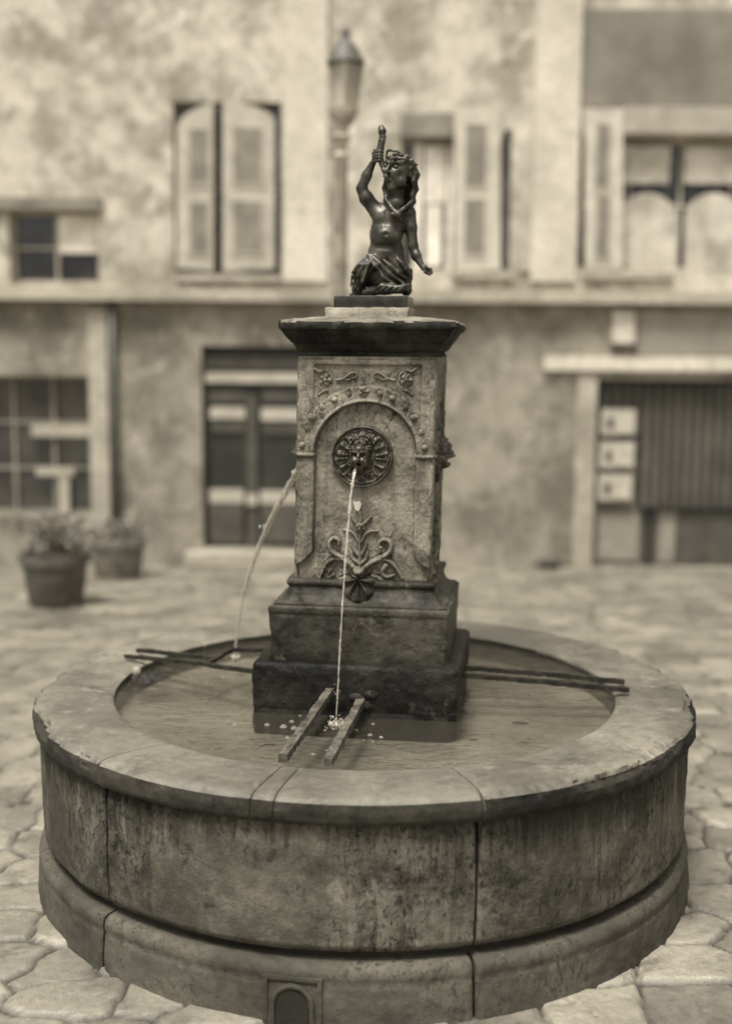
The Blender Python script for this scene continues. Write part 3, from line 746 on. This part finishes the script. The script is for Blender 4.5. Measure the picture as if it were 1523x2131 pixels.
    # fur texture low left
    for i in range(16):
        x0 = 733+random.random()*26; y0 = 568+random.random()*32; cap((x0, -34+abs(x0-748)*.5, y0), (x0-2, -32+abs(x0-748)*.5, y0+11), 2.0, 1.0, 1.2)
    # surface nets
    m_ = Fd < 0
    nx, ny, nz = Fd.shape
    c = np.zeros((nx-1, ny-1, nz-1), np.int8)
    for i in (0, 1):
        for j in (0, 1):
            for l_ in (0, 1): c += m_[i:nx-1+i, j:ny-1+j, l_:nz-1+l_]
    act = (c > 0) & (c < 8); idx = np.full(act.shape, -1, np.int64); A = np.argwhere(act); idx[act] = np.arange(len(A))
    acc = np.zeros((len(A), 3)); cnt = np.zeros(len(A))
    cor = [(0,0,0),(1,0,0),(0,1,0),(1,1,0),(0,0,1),(1,0,1),(0,1,1),(1,1,1)]
    for e0, e1 in ((0,1),(2,3),(4,5),(6,7),(0,2),(1,3),(4,6),(5,7),(0,4),(1,5),(2,6),(3,7)):
        a_, b_ = np.array(cor[e0]), np.array(cor[e1]); va = Fd[tuple((A+a_).T)]; vb = Fd[tuple((A+b_).T)]
        cr = (va < 0) != (vb < 0); t = np.where(cr, va/(va-vb+1e-12), 0)[:, None]; acc += np.where(cr[:, None], a_+(b_-a_)*t, 0); cnt += cr
    P = A+acc/cnt[:, None]
    fs = []
    for ax in range(3):
        o1, o2 = [(1, 2), (2, 0), (0, 1)][ax]
        sl0 = [slice(None)]*3; sl1 = [slice(None)]*3; sl0[ax] = slice(0, -1); sl1[ax] = slice(1, None)
        ch = m_[tuple(sl0)] != m_[tuple(sl1)]; E = np.argwhere(ch)
        E = E[(E[:, o1] > 0) & (E[:, o2] > 0) & (E[:, o1] < act.shape[o1]) & (E[:, o2] < act.shape[o2])]
        def cell(da, db):
            q = E.copy(); q[:, o1] -= da; q[:, o2] -= db; return idx[tuple(q.T)]
        Q = np.stack([cell(0, 0), cell(1, 0), cell(1, 1), cell(0, 1)], 1)
        fl_ = m_[tuple(E.T)]; Q[~fl_] = Q[~fl_][:, ::-1]; fs += Q.tolist()
    X = xs[0]+P[:, 0]*vox; D = ds[0]+P[:, 1]*vox; Y = ys[0]+P[:, 2]*vox
    zbase = zC; u0 = front(770, 612, 0)[0]
    vs = [L2W(u0+(x-770)*k, d*k, zbase+(614.0-y)*k) for x, d, y in zip(X.tolist(), D.tolist(), Y.tolist())]
    o = mk('figure', vs, fs, BRONZE, statue)
    sm_ = o.modifiers.new('smooth', 'SMOOTH'); sm_.factor = .5; sm_.iterations = 2
build_statue()

# ================================================================== WATER JETS, BARS, SMALL THINGS
def jet(p0, p1, r0, r1, name, label, n=40, dip=.0, wob=.35, mat=None):
    P = []; rr = []
    for i in range(n+1):
        t = i/n; s = math.sqrt(t) if dip else t
        p = Vector(p0).lerp(Vector(p1), t); 
        if dip: s = t**dip if dip > 0 else 1-(1-t)**-dip; p.x = p0[0]+(p1[0]-p0[0])*s; p.y = p0[1]+(p1[1]-p0[1])*s
        p.x += .0012*noise.noise(Vector((t*14, 1, 0))); P.append(p); rr.append((r0+(r1-r0)*t)*(1+wob*noise.noise(Vector((t*30, 5, r0*99)))))
    m = MB(); m.tube(P, rr, 8, .3)
    for i in range(int(n*.8)):
        j = int(n*(1-random.random()**2)); q = P[j]; m.ball((q.x+random.gauss(0, rr[j]*1.3), q.y+random.gauss(0, rr[j]*1.3), q.z), rr[j]*random.uniform(.15, .45), 6, 5, (1, 1, 1.8))
    return tag(m.build(name, mat or JET, None, True), label, 'water jet')
mx, mz = front(738, 978, .24); ms = L2W(mx, -(.2215*DR+.022), mz)
hit = atZ(699, 1512, .583)
jet(ms, hit, .0046, .0026, 'water_jet', 'thin water jet falling from the front mask between the two front iron bars', 110, .6, .75)
p0 = L2W(-.235, 0, zf(965, 0)); q0 = atZ(490, 1372, .583)
jet(p0, q0, .012, .004, 'water_jet', 'wide water jet arcing from the left side of the pedestal into the basin', 60, -1.8, .3, JETL)
def splash(c, s, label, n=46):
    m = MB(); 
    for i in range(n):
        a = random.random()*6.28; r = abs(random.gauss(0, .024))*s; h = max(0, random.gauss(.010, .010))*s
        m.ball((c.x+r*math.cos(a), c.y+r*math.sin(a), .582+h), random.uniform(.0018, .0046), 7, 5)
    for i in range(9):
        a = 6.28*i/9+random.random()*.4; r = .020*s
        m.tube([(c.x+r*.6*math.cos(a), c.y+r*.6*math.sin(a), .580), (c.x+r*.8*math.cos(a), c.y+r*.8*math.sin(a), .590), (c.x+r*1.4*math.cos(a), c.y+r*1.4*math.sin(a), .597+random.random()*.008)], [.007, .004, .0012], 6)
    m.lathe([(.02*s, .580), (.014*s, .585), (.008*s, .590), (.003, .600)], (c.x, c.y, 0), 18)
    tag(m.build('splash', FOAM, None, True), label, 'splash', kind='stuff')
splash(hit, 1., 'white splash where the front jet strikes the water between iron bars')
splash(q0, .6, 'small splash where the left jet strikes the water beside the iron fork', 22)
bub = None
bl = [(556, 1509, .008), (590, 1513, .010), (607, 1502, .007), (612, 1516, .009), (598, 1536, .007), (488, 1508, .007), (652, 1570, .006), (776, 1507, .005), (793, 1535, .006),
      (770, 1530, .007), (757, 1541, .004), (776, 1543, .004), (720, 1554, .004), (680, 1562, .004), (742, 1520, .005), (828, 1554, .003), (398, 1410, .006), (380, 1402, .005), (415, 1398, .005),
      (450, 1418, .007), (465, 1410, .005), (430, 1420, .005), (640, 1497, .004), (625, 1490, .004)]
BUBM = water_mat('bubble_film', .12, .7, 50, .1, .97, .03)
for i, (px, py, r) in enumerate(bl):
    c = atZ(px, py, .582)
    if bub is None:
        m = MB(); n = 16
        m.lathe([(1.0, -.1), (.98, .2), (.85, .52), (.6, .8), (.3, .96), (.02, 1.)], (0, 0, 0), n); bub = m.build('bubble', BUBM, None, True); o = bub
        rg = MB(); rg.tube([(math.cos(2*math.pi*k/16)*1.04, math.sin(2*math.pi*k/16)*1.04, .05) for k in range(17)], .12, 5); ring = rg.build('foam_ring', FOAM, bub, True)
    else:
        o = bub.copy(); C.objects.link(o); r2 = ring.copy(); C.objects.link(r2); r2.parent = o
    o.location = c; o.scale = (r, r, r*.85)
    tag(o, ('clear air bubble floating on the dark water in front of the lower step' if i < 16 or i > 21 else 'small air bubble floating near the iron fork left of the pedestal'), 'bubble', 'bubbles on the basin water')

def bar(P, w, h, mb):
    """square iron bar through points"""
    pts = []
    for a, b in zip(P, P[1:]):
        a, b = Vector(a), Vector(b); k = max(1, int((b-a).length/.012)); pts += [a.lerp(b, i/k) for i in range(k)]
    pts.append(Vector(P[-1]))
    pts = [p+Vector((.0015*noise.noise(p*60), .0015*noise.noise(p*60+Vector((9, 0, 0))), .002*noise.noise(p*40))) for p in pts]
    mb.tube(pts, w*.72, 4, .3, h/w)
fr_ = thing('iron_bars', 'pair of rusty iron bars reaching from pedestal to front rim beneath the water jet', 'bucket rest')
for (a, b) in (((686, 1440), (590, 1577)), ((750, 1462), (684, 1585))):
    u, z = front(a[0], a[1], .31); A = L2W(u, -.28, z); B = atZ(b[0], b[1], .616); dv = (B-A).normalized()
    m = MB(); bar([A, B+dv*.004], .024, .022, m); m.build('bar', IRON, fr_, True, R(50))
m = MB()
for px, py in ((774, 1450), (756, 1470), (742, 1456)):
    u, z = front(px, py, .31); 
    for k in range(3): m.ball(L2W(u+random.gauss(0, .008), -.296, z+random.gauss(0, .006)), random.uniform(.012, .02), 12, 8, (1.2, .7, .8))
m.build('corroded_bracket', IRON2, fr_, True)
rb = thing('iron_bars', 'pair of parallel iron bars reaching from the pedestal to the right rim', 'bucket rest')
for (a, b, za) in (((950, 1388), (1298, 1419), .665), ((950, 1404), (1308, 1436), .66)):
    A = atZ(a[0], a[1], za); B = atZ(b[0], b[1], .622)
    m = MB(); bar([A, A.lerp(B, .5)+Vector((0, 0, .003)), B], .018, .016, m); m.build('bar', IRON2, rb, True, R(50))
lb = thing('iron_fork', 'kinked iron fork reaching from the pedestal to the left rim', 'bucket rest')
def zz(px): return .622+(px-260)/280*.04
for L in (((262, 1366), (300, 1369), (425, 1381), (445, 1386), (530, 1397)), ((287, 1353), (360, 1360), (430, 1368), (449, 1372)), ((428, 1383), (449, 1372), (478, 1354), (495, 1352), (560, 1353))):
    m = MB(); bar([atZ(px, py, zz(px)) for px, py in L], .015, .014, m); m.build('bar', IRON2, lb, True, R(50))
# debris
m = MB(); m.ball((0, 0, 0), 1, 14, 10, (1, .8, .8)); pb = m.build('pebble', PEB, None, True)
pb.location = atZ(285, 1398, .60); pb.scale = (.017, .016, .024); tag(pb, 'pale rounded pebble lodged at the left end of the basin water', 'pebble')
m = MB(); c0 = atZ(285, 1412, .585)
for i in range(90):
    a = c0+Vector((random.gauss(.03, .03), random.gauss(0, .035), .002)); d = Vector((random.uniform(.3, 1), random.gauss(0, .5), 0)).normalized(); L = random.uniform(.02, .07)
    m.tube([a, a+d*L*.5+Vector((0, random.gauss(0, .006), random.random()*.008)), a+d*L], [.0014, .0011, .0004], 5)
    if i % 3 == 0: m.ball(a, random.uniform(.002, .005), 6, 5)
tag(m.build('weed_tuft', TWIG, None, True), 'tangled dark roots and weed floating beside the pale pebble', 'weeds')
for (px, py, L, lab) in ((1082, 1506, .05, 'long dark leaf floating on the right half of the water'), (985, 1541, .026, 'small dark leaf floating close to the right corner of the lower step'),
                         (1100, 1539, .012, 'tiny dark leaf speck floating in mid water right of the pedestal'), (1262, 1520, .03, 'dark leaf floating against the inner right rim'),
                         (1235, 1483, .008, 'tiny leaf speck floating below the right iron bars')):
    c = atZ(px, py, .5835); n = 12; a0 = random.uniform(-.4, .4)
    vs = []
    for i in range(n+1):
        t = i/n; w_ = .22*L*math.sin(math.pi*t)**.8
        for s in (-1, 0, 1):
            x = (t-.5)*L; y = s*w_; vs.append((c.x+x*math.cos(a0)-y*math.sin(a0), c.y+x*math.sin(a0)+y*math.cos(a0), c.z+.0025-.002*(1-abs(s))))
    fs = [(i*3+s, i*3+s+1, i*3+4+s, i*3+3+s) for i in range(n) for s in (0, 1)]
    o = mk('floating_leaf', vs, fs, TWIG); sd_ = o.modifiers.new('thick', 'SOLIDIFY'); sd_.thickness = .0008
    tag(o, lab, 'leaf', 'leaves floating on the basin water')
m = MB(); m.tube([atZ(535, 1558, .585), atZ(550, 1549, .588), atZ(572, 1551, .586)], [.002, .0028, .0015], 6, .3)
tag(m.build('twig', TWIG, None, True), 'bent dark twig floating left of the front iron bars', 'twig')

# ================================================================== FACADE
FY = 8.3
bld = thing('stone_building', 'old rendered building with shuttered windows and shop doors behind the fountain', 'building')
def FX(px, py, off=0): p = atY(px, py, FY+off); return p.x, p.z
def rect(px0, py0, px1, py1, off=0):
    # keep walls plumb: take x at mid height
    ym = (py0+py1)/2; xm = (px0+px1)/2
    return FX(px0, ym, off)[0], FX(xm, py1, off)[1], FX(px1, ym, off)[0], FX(xm, py0, off)[1]
def fbox(mb, px0, py0, px1, py1, o0, o1):
    x0, z0, x1, z1 = rect(px0, py0, px1, py1); mb.box((x0, FY+o0, z0), (x1, FY+o1, z1)); return mb
def fprism(mb, pts, o0, o1):
    q = [FX(*p) for p in pts]; n = len(q)
    mb.add([(x, FY+o0, z) for x, z in q]+[(x, FY+o1, z) for x, z in q], [tuple(range(n)), tuple(range(2*n-1, n-1, -1))]+[(i, (i+1) % n, n+(i+1) % n, n+i) for i in range(n)])
    return mb
OPU = [rect(*r) for r in ((20, 438, 206, 590), (362, 212, 586, 572), (832, 285, 1062, 562), (1206, 285, 1640, 562))]
OPL = [rect(*r) for r in ((-60, 782, 190, 1072), (421, 720, 660, 1142), (1236, 792, 1600, 1182))]
zcor = FX(760, 630)[1]
def wall(name, x0, x1, z0, z1, ops, mat):
    xs = sorted({x0, x1, *[o[0] for o in ops], *[o[2] for o in ops]}); zs = sorted({z0, z1, *[o[1] for o in ops], *[o[3] for o in ops]})
    m = MB()
    for i in range(len(xs)-1):
        for j in range(len(zs)-1):
            cx, cz = (xs[i]+xs[i+1])/2, (zs[j]+zs[j+1])/2
            if any(o[0] < cx < o[2] and o[1] < cz < o[3] for o in ops): continue
            m.add([(xs[i], FY, zs[j]), (xs[i+1], FY, zs[j]), (xs[i+1], FY, zs[j+1]), (xs[i], FY, zs[j+1])], [(0, 1, 2, 3)])
    for a, b, c, d in ops:
        Yb = FY+.30
        m.add([(a, FY, b), (c, FY, b), (c, FY, d), (a, FY, d), (a, Yb, b), (c, Yb, b), (c, Yb, d), (a, Yb, d)], [(0, 1, 5, 4), (1, 2, 6, 5), (2, 3, 7, 6), (3, 0, 4, 7)])
    m.add([(x0, FY, z0), (x1, FY, z0), (x1, FY, z1), (x0, FY, z1), (x0, FY+.6, z0), (x1, FY+.6, z0), (x1, FY+.6, z1), (x0, FY+.6, z1)], [(1, 2, 6, 5), (2, 3, 7, 6), (3, 0, 4, 7), (4, 5, 6, 7)])
    return mk(name, m.v, m.f, mat, bld, smooth=False)
wall('lower_wall', -9, 9, zg(FY)-.05, zcor, OPL, WALL1); wall('upper_wall', -9, 9, zcor+.001, 8.2, OPU, WALL2)
m = MB(); m.box((-9.2, FY-.35, 8.2), (9.2, FY+4, 8.32)); m.add([(-9.2, FY-.35, 8.321), (9.2, FY-.35, 8.321), (9.2, FY+4, 9.8), (-9.2, FY+4, 9.8)], [(0, 1, 2, 3)]); m.build('roof', CORN, bld)
# cornice
m = MB(); zc1 = zcor; m.box((-9, FY-.15, zc1+.005), (9, FY-.001, zc1+.065)); m.box((-9, FY-.10, zc1+.0655), (9, FY-.001, zc1+.13)); m.build('cornice', CORN, bld)
# quoins
for r in ((590, -40, 682, 586), (1110, -40, 1204, 586)):
    m = MB(); fbox(m, *r, -.045, -.001); m.build('pilaster', QUOIN, bld)
m = MB(); fbox(m, 190, 646, 229, 1176, -.05, -.001); m.build('pilaster', CORN, bld)
m = MB(); fbox(m, 1130, 742, 1640, 772, -.06, -.001); m.build('door_hood', QUOIN, bld)
m = MB(); fbox(m, 1196, 773, 1236, 1182, -.02, -.001); m.build('door_jamb', CORN, bld)
m = MB(); fbox(m, 390, 1146, 700, 1172, -.22, -.001); m.build('door_step', CORN, bld)
m = MB(); fbox(m, 1326, 646, 1640, 738, -.015, -.001); m.build('fascia_panel', simple('fascia', .22, .7, 0, .15, 3), bld)
m = MB(); fbox(m, -60, 412, 214, 436, -.07, -.001); m.build('window_lintel', simple('lintel', .16, .8, 0, .3, 4), bld)
m = MB(); fbox(m, 832, 236, 944, 284, -.03, -.001); m.build('window_lintel', simple('lintel_wood', .17, .8, 0, .3, 4), bld)
m = MB(); fbox(m, 1292, 225, 1640, 280, -.06, -.001); m.build('window_lintel', simple('lintel_wood_pale', .28, .8, 0, .2, 4), bld)
m = MB(); fbox(m, 1206, 20, 1640, 222, -.01, -.001); m.build('dark_render_panel', simple('dark_render', .16, .8, 0, .3, 2), bld)
m = MB(); a_ = FX(236, 646); b_ = FX(236, 1176); m.tube([(a_[0], FY-.06, zcor), (a_[0], FY-.06, (a_[1]+b_[1])/2), (a_[0], FY-.06, zg(FY))], .035, 10); m.build('pilaster_shadow_tube', DOORM, bld, True)  # dark tube added to draw the shadow line beside the pilaster
# windows behind the openings
def window(x0, y0, x1, y1, off=.2, nx=2, nz=2, mat=GLASSM, fm=SHUT):
    w_ = MB(); X0, Z0_, X1, Z1 = rect(x0, y0, x1, y1); t = .035
    w_.box((X0, FY+off-.02, Z0_), (X0+t, FY+off+.02, Z1)); w_.box((X1-t, FY+off-.02, Z0_), (X1, FY+off+.02, Z1))
    w_.box((X0+t, FY+off-.02, Z0_), (X1-t, FY+off+.02, Z0_+t)); w_.box((X0+t, FY+off-.02, Z1-t), (X1-t, FY+off+.02, Z1))
    for i in range(1, nx): xx = X0+(X1-X0)*i/nx; w_.box((xx-.015, FY+off-.018, Z0_+t), (xx+.015, FY+off+.018, Z1-t))
    for i in range(1, nz): z_ = Z0_+(Z1-Z0_)*i/nz; w_.box((X0+t, FY+off-.016, z_-.012), (X1-t, FY+off+.016, z_+.012))
    f = w_.build('window', fm, bld)
    g = MB(); g.add([(X0, FY+off+.024, Z0_), (X1, FY+off+.024, Z0_), (X1, FY+off+.024, Z1), (X0, FY+off+.024, Z1)], [(0, 1, 2, 3)]); g.build('pane', mat, f)
    return f
wn = window(20, 438, 206, 590, .15)
m = MB(); fbox(m, 118, 446, 200, 525, .10, .11); m.build('curtain', CURT, wn)
window(362, 212, 586, 572, .2)
wn = window(832, 285, 1062, 562, .2, 3, 3, fm=SHUTW)
for r in ((862, 296, 878, 560), (884, 300, 928, 420), (886, 424, 920, 552), (930, 300, 944, 560)):
    m = MB(); fbox(m, *r, .10, .115); m.build('curtain', CURT, wn)
m = MB(); fbox(m, 1046, 270, 1062, 560, .0, .1); fbox(m, 1082, 430, 1100, 556, -.004, .02); m.build('shutter_hook_rail', DOORM, bld)
wn = window(1206, 285, 1640, 562, .2, 4, 2, fm=SHUTW)
m = MB()
for (cx_, rr_) in ((1350, 62), (1490, 62)):
    fprism(m, [(cx_-rr_, 560), (cx_+rr_, 560)]+[(cx_+rr_*math.cos(math.pi*i/14), 455-rr_*.9*math.sin(math.pi*i/14)) for i in range(15)], .08, .10)
    fbox(m, cx_-rr_, 300, cx_+rr_-14, 380, .09, .10)
m.build('curtain', simple('curtain_dim', .36, .8, 0, .35, 4), wn)
# shutters
def leaf(pts, panels, mat, off=-.035, lm=LOUV):
    m = MB(); fprism(m, pts, off, off+.03); o = m.build('shutter', mat, bld)
    for (x0, y0, x1, y1) in panels:
        p = MB(); X0, Z0_, X1, Z1 = rect(x0, y0, x1, y1); n = max(6, int((Z1-Z0_)/.035))
        for i in range(n):
            z_ = Z0_+(Z1-Z0_)*(i+.1)/n; p.box((X0, FY+off-.006, z_), (X1, FY+off-.001, z_+(Z1-Z0_)/n*.72))
        p.build('louvre_panel', lm, o)
        q = MB(); t = 5
        for r_ in ((x0-t, y0-t, x0, y1+t), (x1, y0-t, x1+t, y1+t), (x0, y0-t, x1, y0), (x0, y1, x1, y1+t)): fbox(q, *r_, off-.012, off-.0005)
        q.build('panel_frame', mat, o)
    return o
leaf([(370, 558), (446, 566), (446, 214), (425, 220), (400, 232), (380, 248), (370, 262)], [(398, 272, 434, 385), (398, 424, 434, 526)], SHUT, -.05)
leaf([(464, 566), (572, 560), (572, 248), (560, 236), (530, 222), (500, 214), (464, 210)], [(488, 268, 545, 384), (488, 422, 545, 524)], SHUT, -.03)
leaf([(945, 566), (1040, 562), (1040, 226), (945, 226)], [(968, 262, 1010, 392), (966, 416, 1008, 532)], SHUTW)
leaf([(1214, 562), (1292, 562), (1292, 228), (1214, 228)], [(1237, 262, 1264, 392), (1237, 410, 1264, 540)], SHUTW, -.07)
leaf([(1078, 566), (1106, 562), (1106, 300), (1078, 300)], [], SHUT, -.02)
for r in ((366, 572, 584, 586), (940, 567, 1066, 580), (1206, 566, 1400, 580)):
    m = MB(); fbox(m, *r, -.07, .1); m.build('window_sill', CORN, bld)
# left shop window
wn = window(-60, 782, 190, 1072, .16, 3, 3, fm=simple('shop_window_frame', .20, .6, 0, .2, 6))
for r in ((60, 884, 188, 910), (70, 975, 150, 992), (118, 990, 140, 1072)):
    m = MB(); fbox(m, *r, .10, .12); m.build('shelf', CORN, wn)
# shop door
dr = MB(); fbox(dr, 421, 720, 660, 1142, .13, .17); door = dr.build('shop_door', DARKW, bld)
for r, mt, o_ in (((421, 742, 660, 768, ), DOORM, .08), ((425, 776, 660, 797), DOORL, .06), ((428, 815, 510, 838), DOORM, .09), ((545, 815, 660, 838), DOORM, .09),
               ((434, 848, 508, 872), DOORL, .08), ((542, 850, 660, 876), DOORL, .08), ((436, 874, 506, 900), DOORM, .1), ((545, 878, 660, 905), DOORM, .1),
               ((434, 1020, 505, 1048), DOORL, .08), ((540, 1024, 660, 1050), DOORL, .08), ((434, 1050, 505, 1132), DOORM, .08), ((512, 820, 534, 1138), DOORM, .07), ((540, 1052, 660, 1132), DOORM, .08)):
    m = MB(); fbox(m, *r, o_, o_+.03); m.build('door_rail', mt, door)
m = MB(); fbox(m, 512, 1030, 534, 1052, .04, .068); m.build('handle', DOORL, door)
# gated door on the right
dr = MB(); fbox(dr, 1236, 792, 1600, 1182, .13, .17); gate = dr.build('gated_door', simple('gate_backing', .15, .7, 0, .3, 3), bld)
gr = MB()
for i in range(19):
    px = 1252+i*21.5
    a = FX(px, 1060 if i > 3 else 862); b = FX(px+3, 795)
    gr.box((b[0]-.020, FY+.06, a[1]), (b[0]+.020, FY+.076, b[1]))
fbox(gr, 1240, 793, 1600, 800, .056, .08); fbox(gr, 1330, 1058, 1600, 1066, .056, .08); fbox(gr, 1240, 905, 1330, 914, .04, .054)
gr.build('iron_grille', simple('grille_iron', .006, .5, .3, .3, 20), gate)
for r, mt, o_ in (((1246, 1072, 1332, 1168), DOORG, .10), ((1375, 1080, 1408, 1172), DOORG, .10), ((1340, 1060, 1368, 1180), DARKW, .10), ((1412, 1064, 1600, 1180), DOORM, .10)):
    m = MB(); fbox(m, *r, o_, o_+.04); m.build('door_panel', mt, gate)
for i, r in enumerate(((1252, 852, 1322, 906), (1248, 920, 1320, 974), (1245, 988, 1316, 1042))):
    o_ = thing('notice_box', ['uppermost', 'middle', 'lowest'][i]+' of three pale notice boxes on the gated door', 'notice box', 'notice boxes on the gated door')
    m = MB(); fbox(m, *r, .02, .10); m.build('case', DOORL, o_)
    m = MB(); fbox(m, (r[0]+r[2])/2-4, r[1]+5, r[2]-5, r[3]-5, .012, .0195); m.build('notice', PAPER, o_)
    m = MB(); fbox(m, r[0]+12, r[1]+18, r[0]+25, r[3]-14, .012, .0195); m.build('dark_emblem', DOORM, o_)
o_ = thing('wall_plaque', 'pale rectangular plaque on the wall above the gated door', 'plaque')
m = MB(); fbox(m, 1272, 646, 1318, 714, -.06, -.002); m.build('board', QUOIN, o_)
m = MB(); fbox(m, 1268, 715, 1322, 724, -.10, -.002); m.build('shelf', DOORM, o_)

# --- street lamp
def lamp():
    t = thing('street_lamp', 'tall iron street lamp with a lantern standing behind the statue', 'street lamp')
    Y = 4.6; k = (Y+4)/F
    x = atY(708, 600, Y).x
    def z(py): return atY(720, py, Y).z
    g0 = zg(Y); LM = simple('lamp_iron', .32, .5, .2, .3, 10)
    m = MB(); m.lathe([(.13, g0-.03), (.13, .0), (.10, .06), (.07, .5), (.055, .6), (.05, z(330)-.0), (.06, z(325)), (.04, z(318)), (.05, z(300)), (.075, z(286)), (.05, z(280)), (.06, z(262))], (x, Y, 0), 20); m.build('post', LM, t, True, R(40))
    m = MB(); m.lathe([(.05, z(262)), (.085, z(246)), (.10, z(232)), (.10, z(224)), (.07, z(222))], (x+.02, Y, 0), 16); m.build('lantern_base', LM, t, True, R(40))
    m = MB(); m.lathe([(.075, z(221)), (.115, z(135)), (.11, z(134))], (x+.03, Y, 0), 4); m.build('lantern_glass', simple('lamp_glass', .35, .1, 0, .2, 4), t)
    m = MB()
    for i in range(4):
        a = math.pi/2*i; m.tube([(x+.03+.08*math.cos(a), Y+.08*math.sin(a), z(221)), (x+.03+.12*math.cos(a), Y+.12*math.sin(a), z(134))], .009, 6)
    m.build('lantern_frame', LM, t)
    m = MB(); m.lathe([(.135, z(133)), (.13, z(125)), (.06, z(90)), (.03, z(80)), (.03, z(66)), (.005, z(55))], (x+.03, Y, 0), 12); m.build('lantern_roof', simple('lantern_roof_iron', .09, .6, 0, .3, 10), t, True, R(30))
lamp()

# --- planters left
def planter(px, py_top, py_bot, wpx, Y, label, leafh, nl, nm, pm):
    t = thing(nm, label, 'planter'); c = atY(px, py_bot, Y); s = (Y+4)/F; r = wpx*s/2; h = (py_bot-py_top)*s
    z0 = zg(Y)-.004
    m = MB(); m.lathe([(r*.72, z0), (r*.80, z0+.03), (r*.97, z0+h*.8), (r*1.06, z0+h*.82), (r*1.06, z0+h), (r*.92, z0+h), (r*.9, z0+h*.9), (.01, z0+h*.9)], (c.x, Y, 0), 28); m.build('pot', pm, t, True, R(35))
    m = MB()
    for i in range(nl):
        a = random.random()*6.28; q = abs(random.gauss(0, .55))*r; zz_ = z0+h*.9+random.random()**.8*leafh
        p = Vector((c.x+q*math.cos(a), Y+q*math.sin(a), zz_)); d = Vector((random.gauss(0, 1), random.gauss(0, 1), random.gauss(.4, .7))).normalized(); e = d.cross(Vector((random.gauss(0, 1), random.gauss(0, 1), random.gauss(0, 1)))).normalized()
        L = random.uniform(.03, .075); m.add([p, p+d*L*.5+e*L*.28, p+d*L, p+d*L*.5-e*L*.28], [(0, 1, 2, 3)])
    m.build('foliage', LEAF, t)
def gy(py): return on_ground(100, py).y
planter(118, 1150, 1264, 140, gy(1258), 'large dark planter with leafy plant at the left edge, nearest the fountain', .30, 1500, 'planter', POT)
planter(246, 1110, 1198, 118, gy(1200), 'smaller rounded planter with pale foliage near the shop wall', .16, 900, 'planter', simple('planter_stone', .13, .7, 0, .3, 8))
# weeds at the wall foot
m = MB(); c = atY(1140, 1180, FY-.08)
for i in range(260):
    p = Vector((c.x+random.gauss(0, .07), FY-.02-abs(random.gauss(0, .05)), zg(FY)+abs(random.gauss(0, .035)))); d = Vector((random.gauss(0, 1), random.gauss(0, 1), abs(random.gauss(.8, .5)))).normalized(); e = d.cross(Vector((1, .3, 0))).normalized()
    m.add([p, p+d*.02+e*.007, p+d*.045, p+d*.02-e*.007], [(0, 1, 2, 3)])
tag(m.build('weed_clump', simple('dark_weed', .03, .7, 0, .4, 10), None), 'low dark clump of weeds at the foot of the wall left of the gated door', 'weeds', kind='stuff')
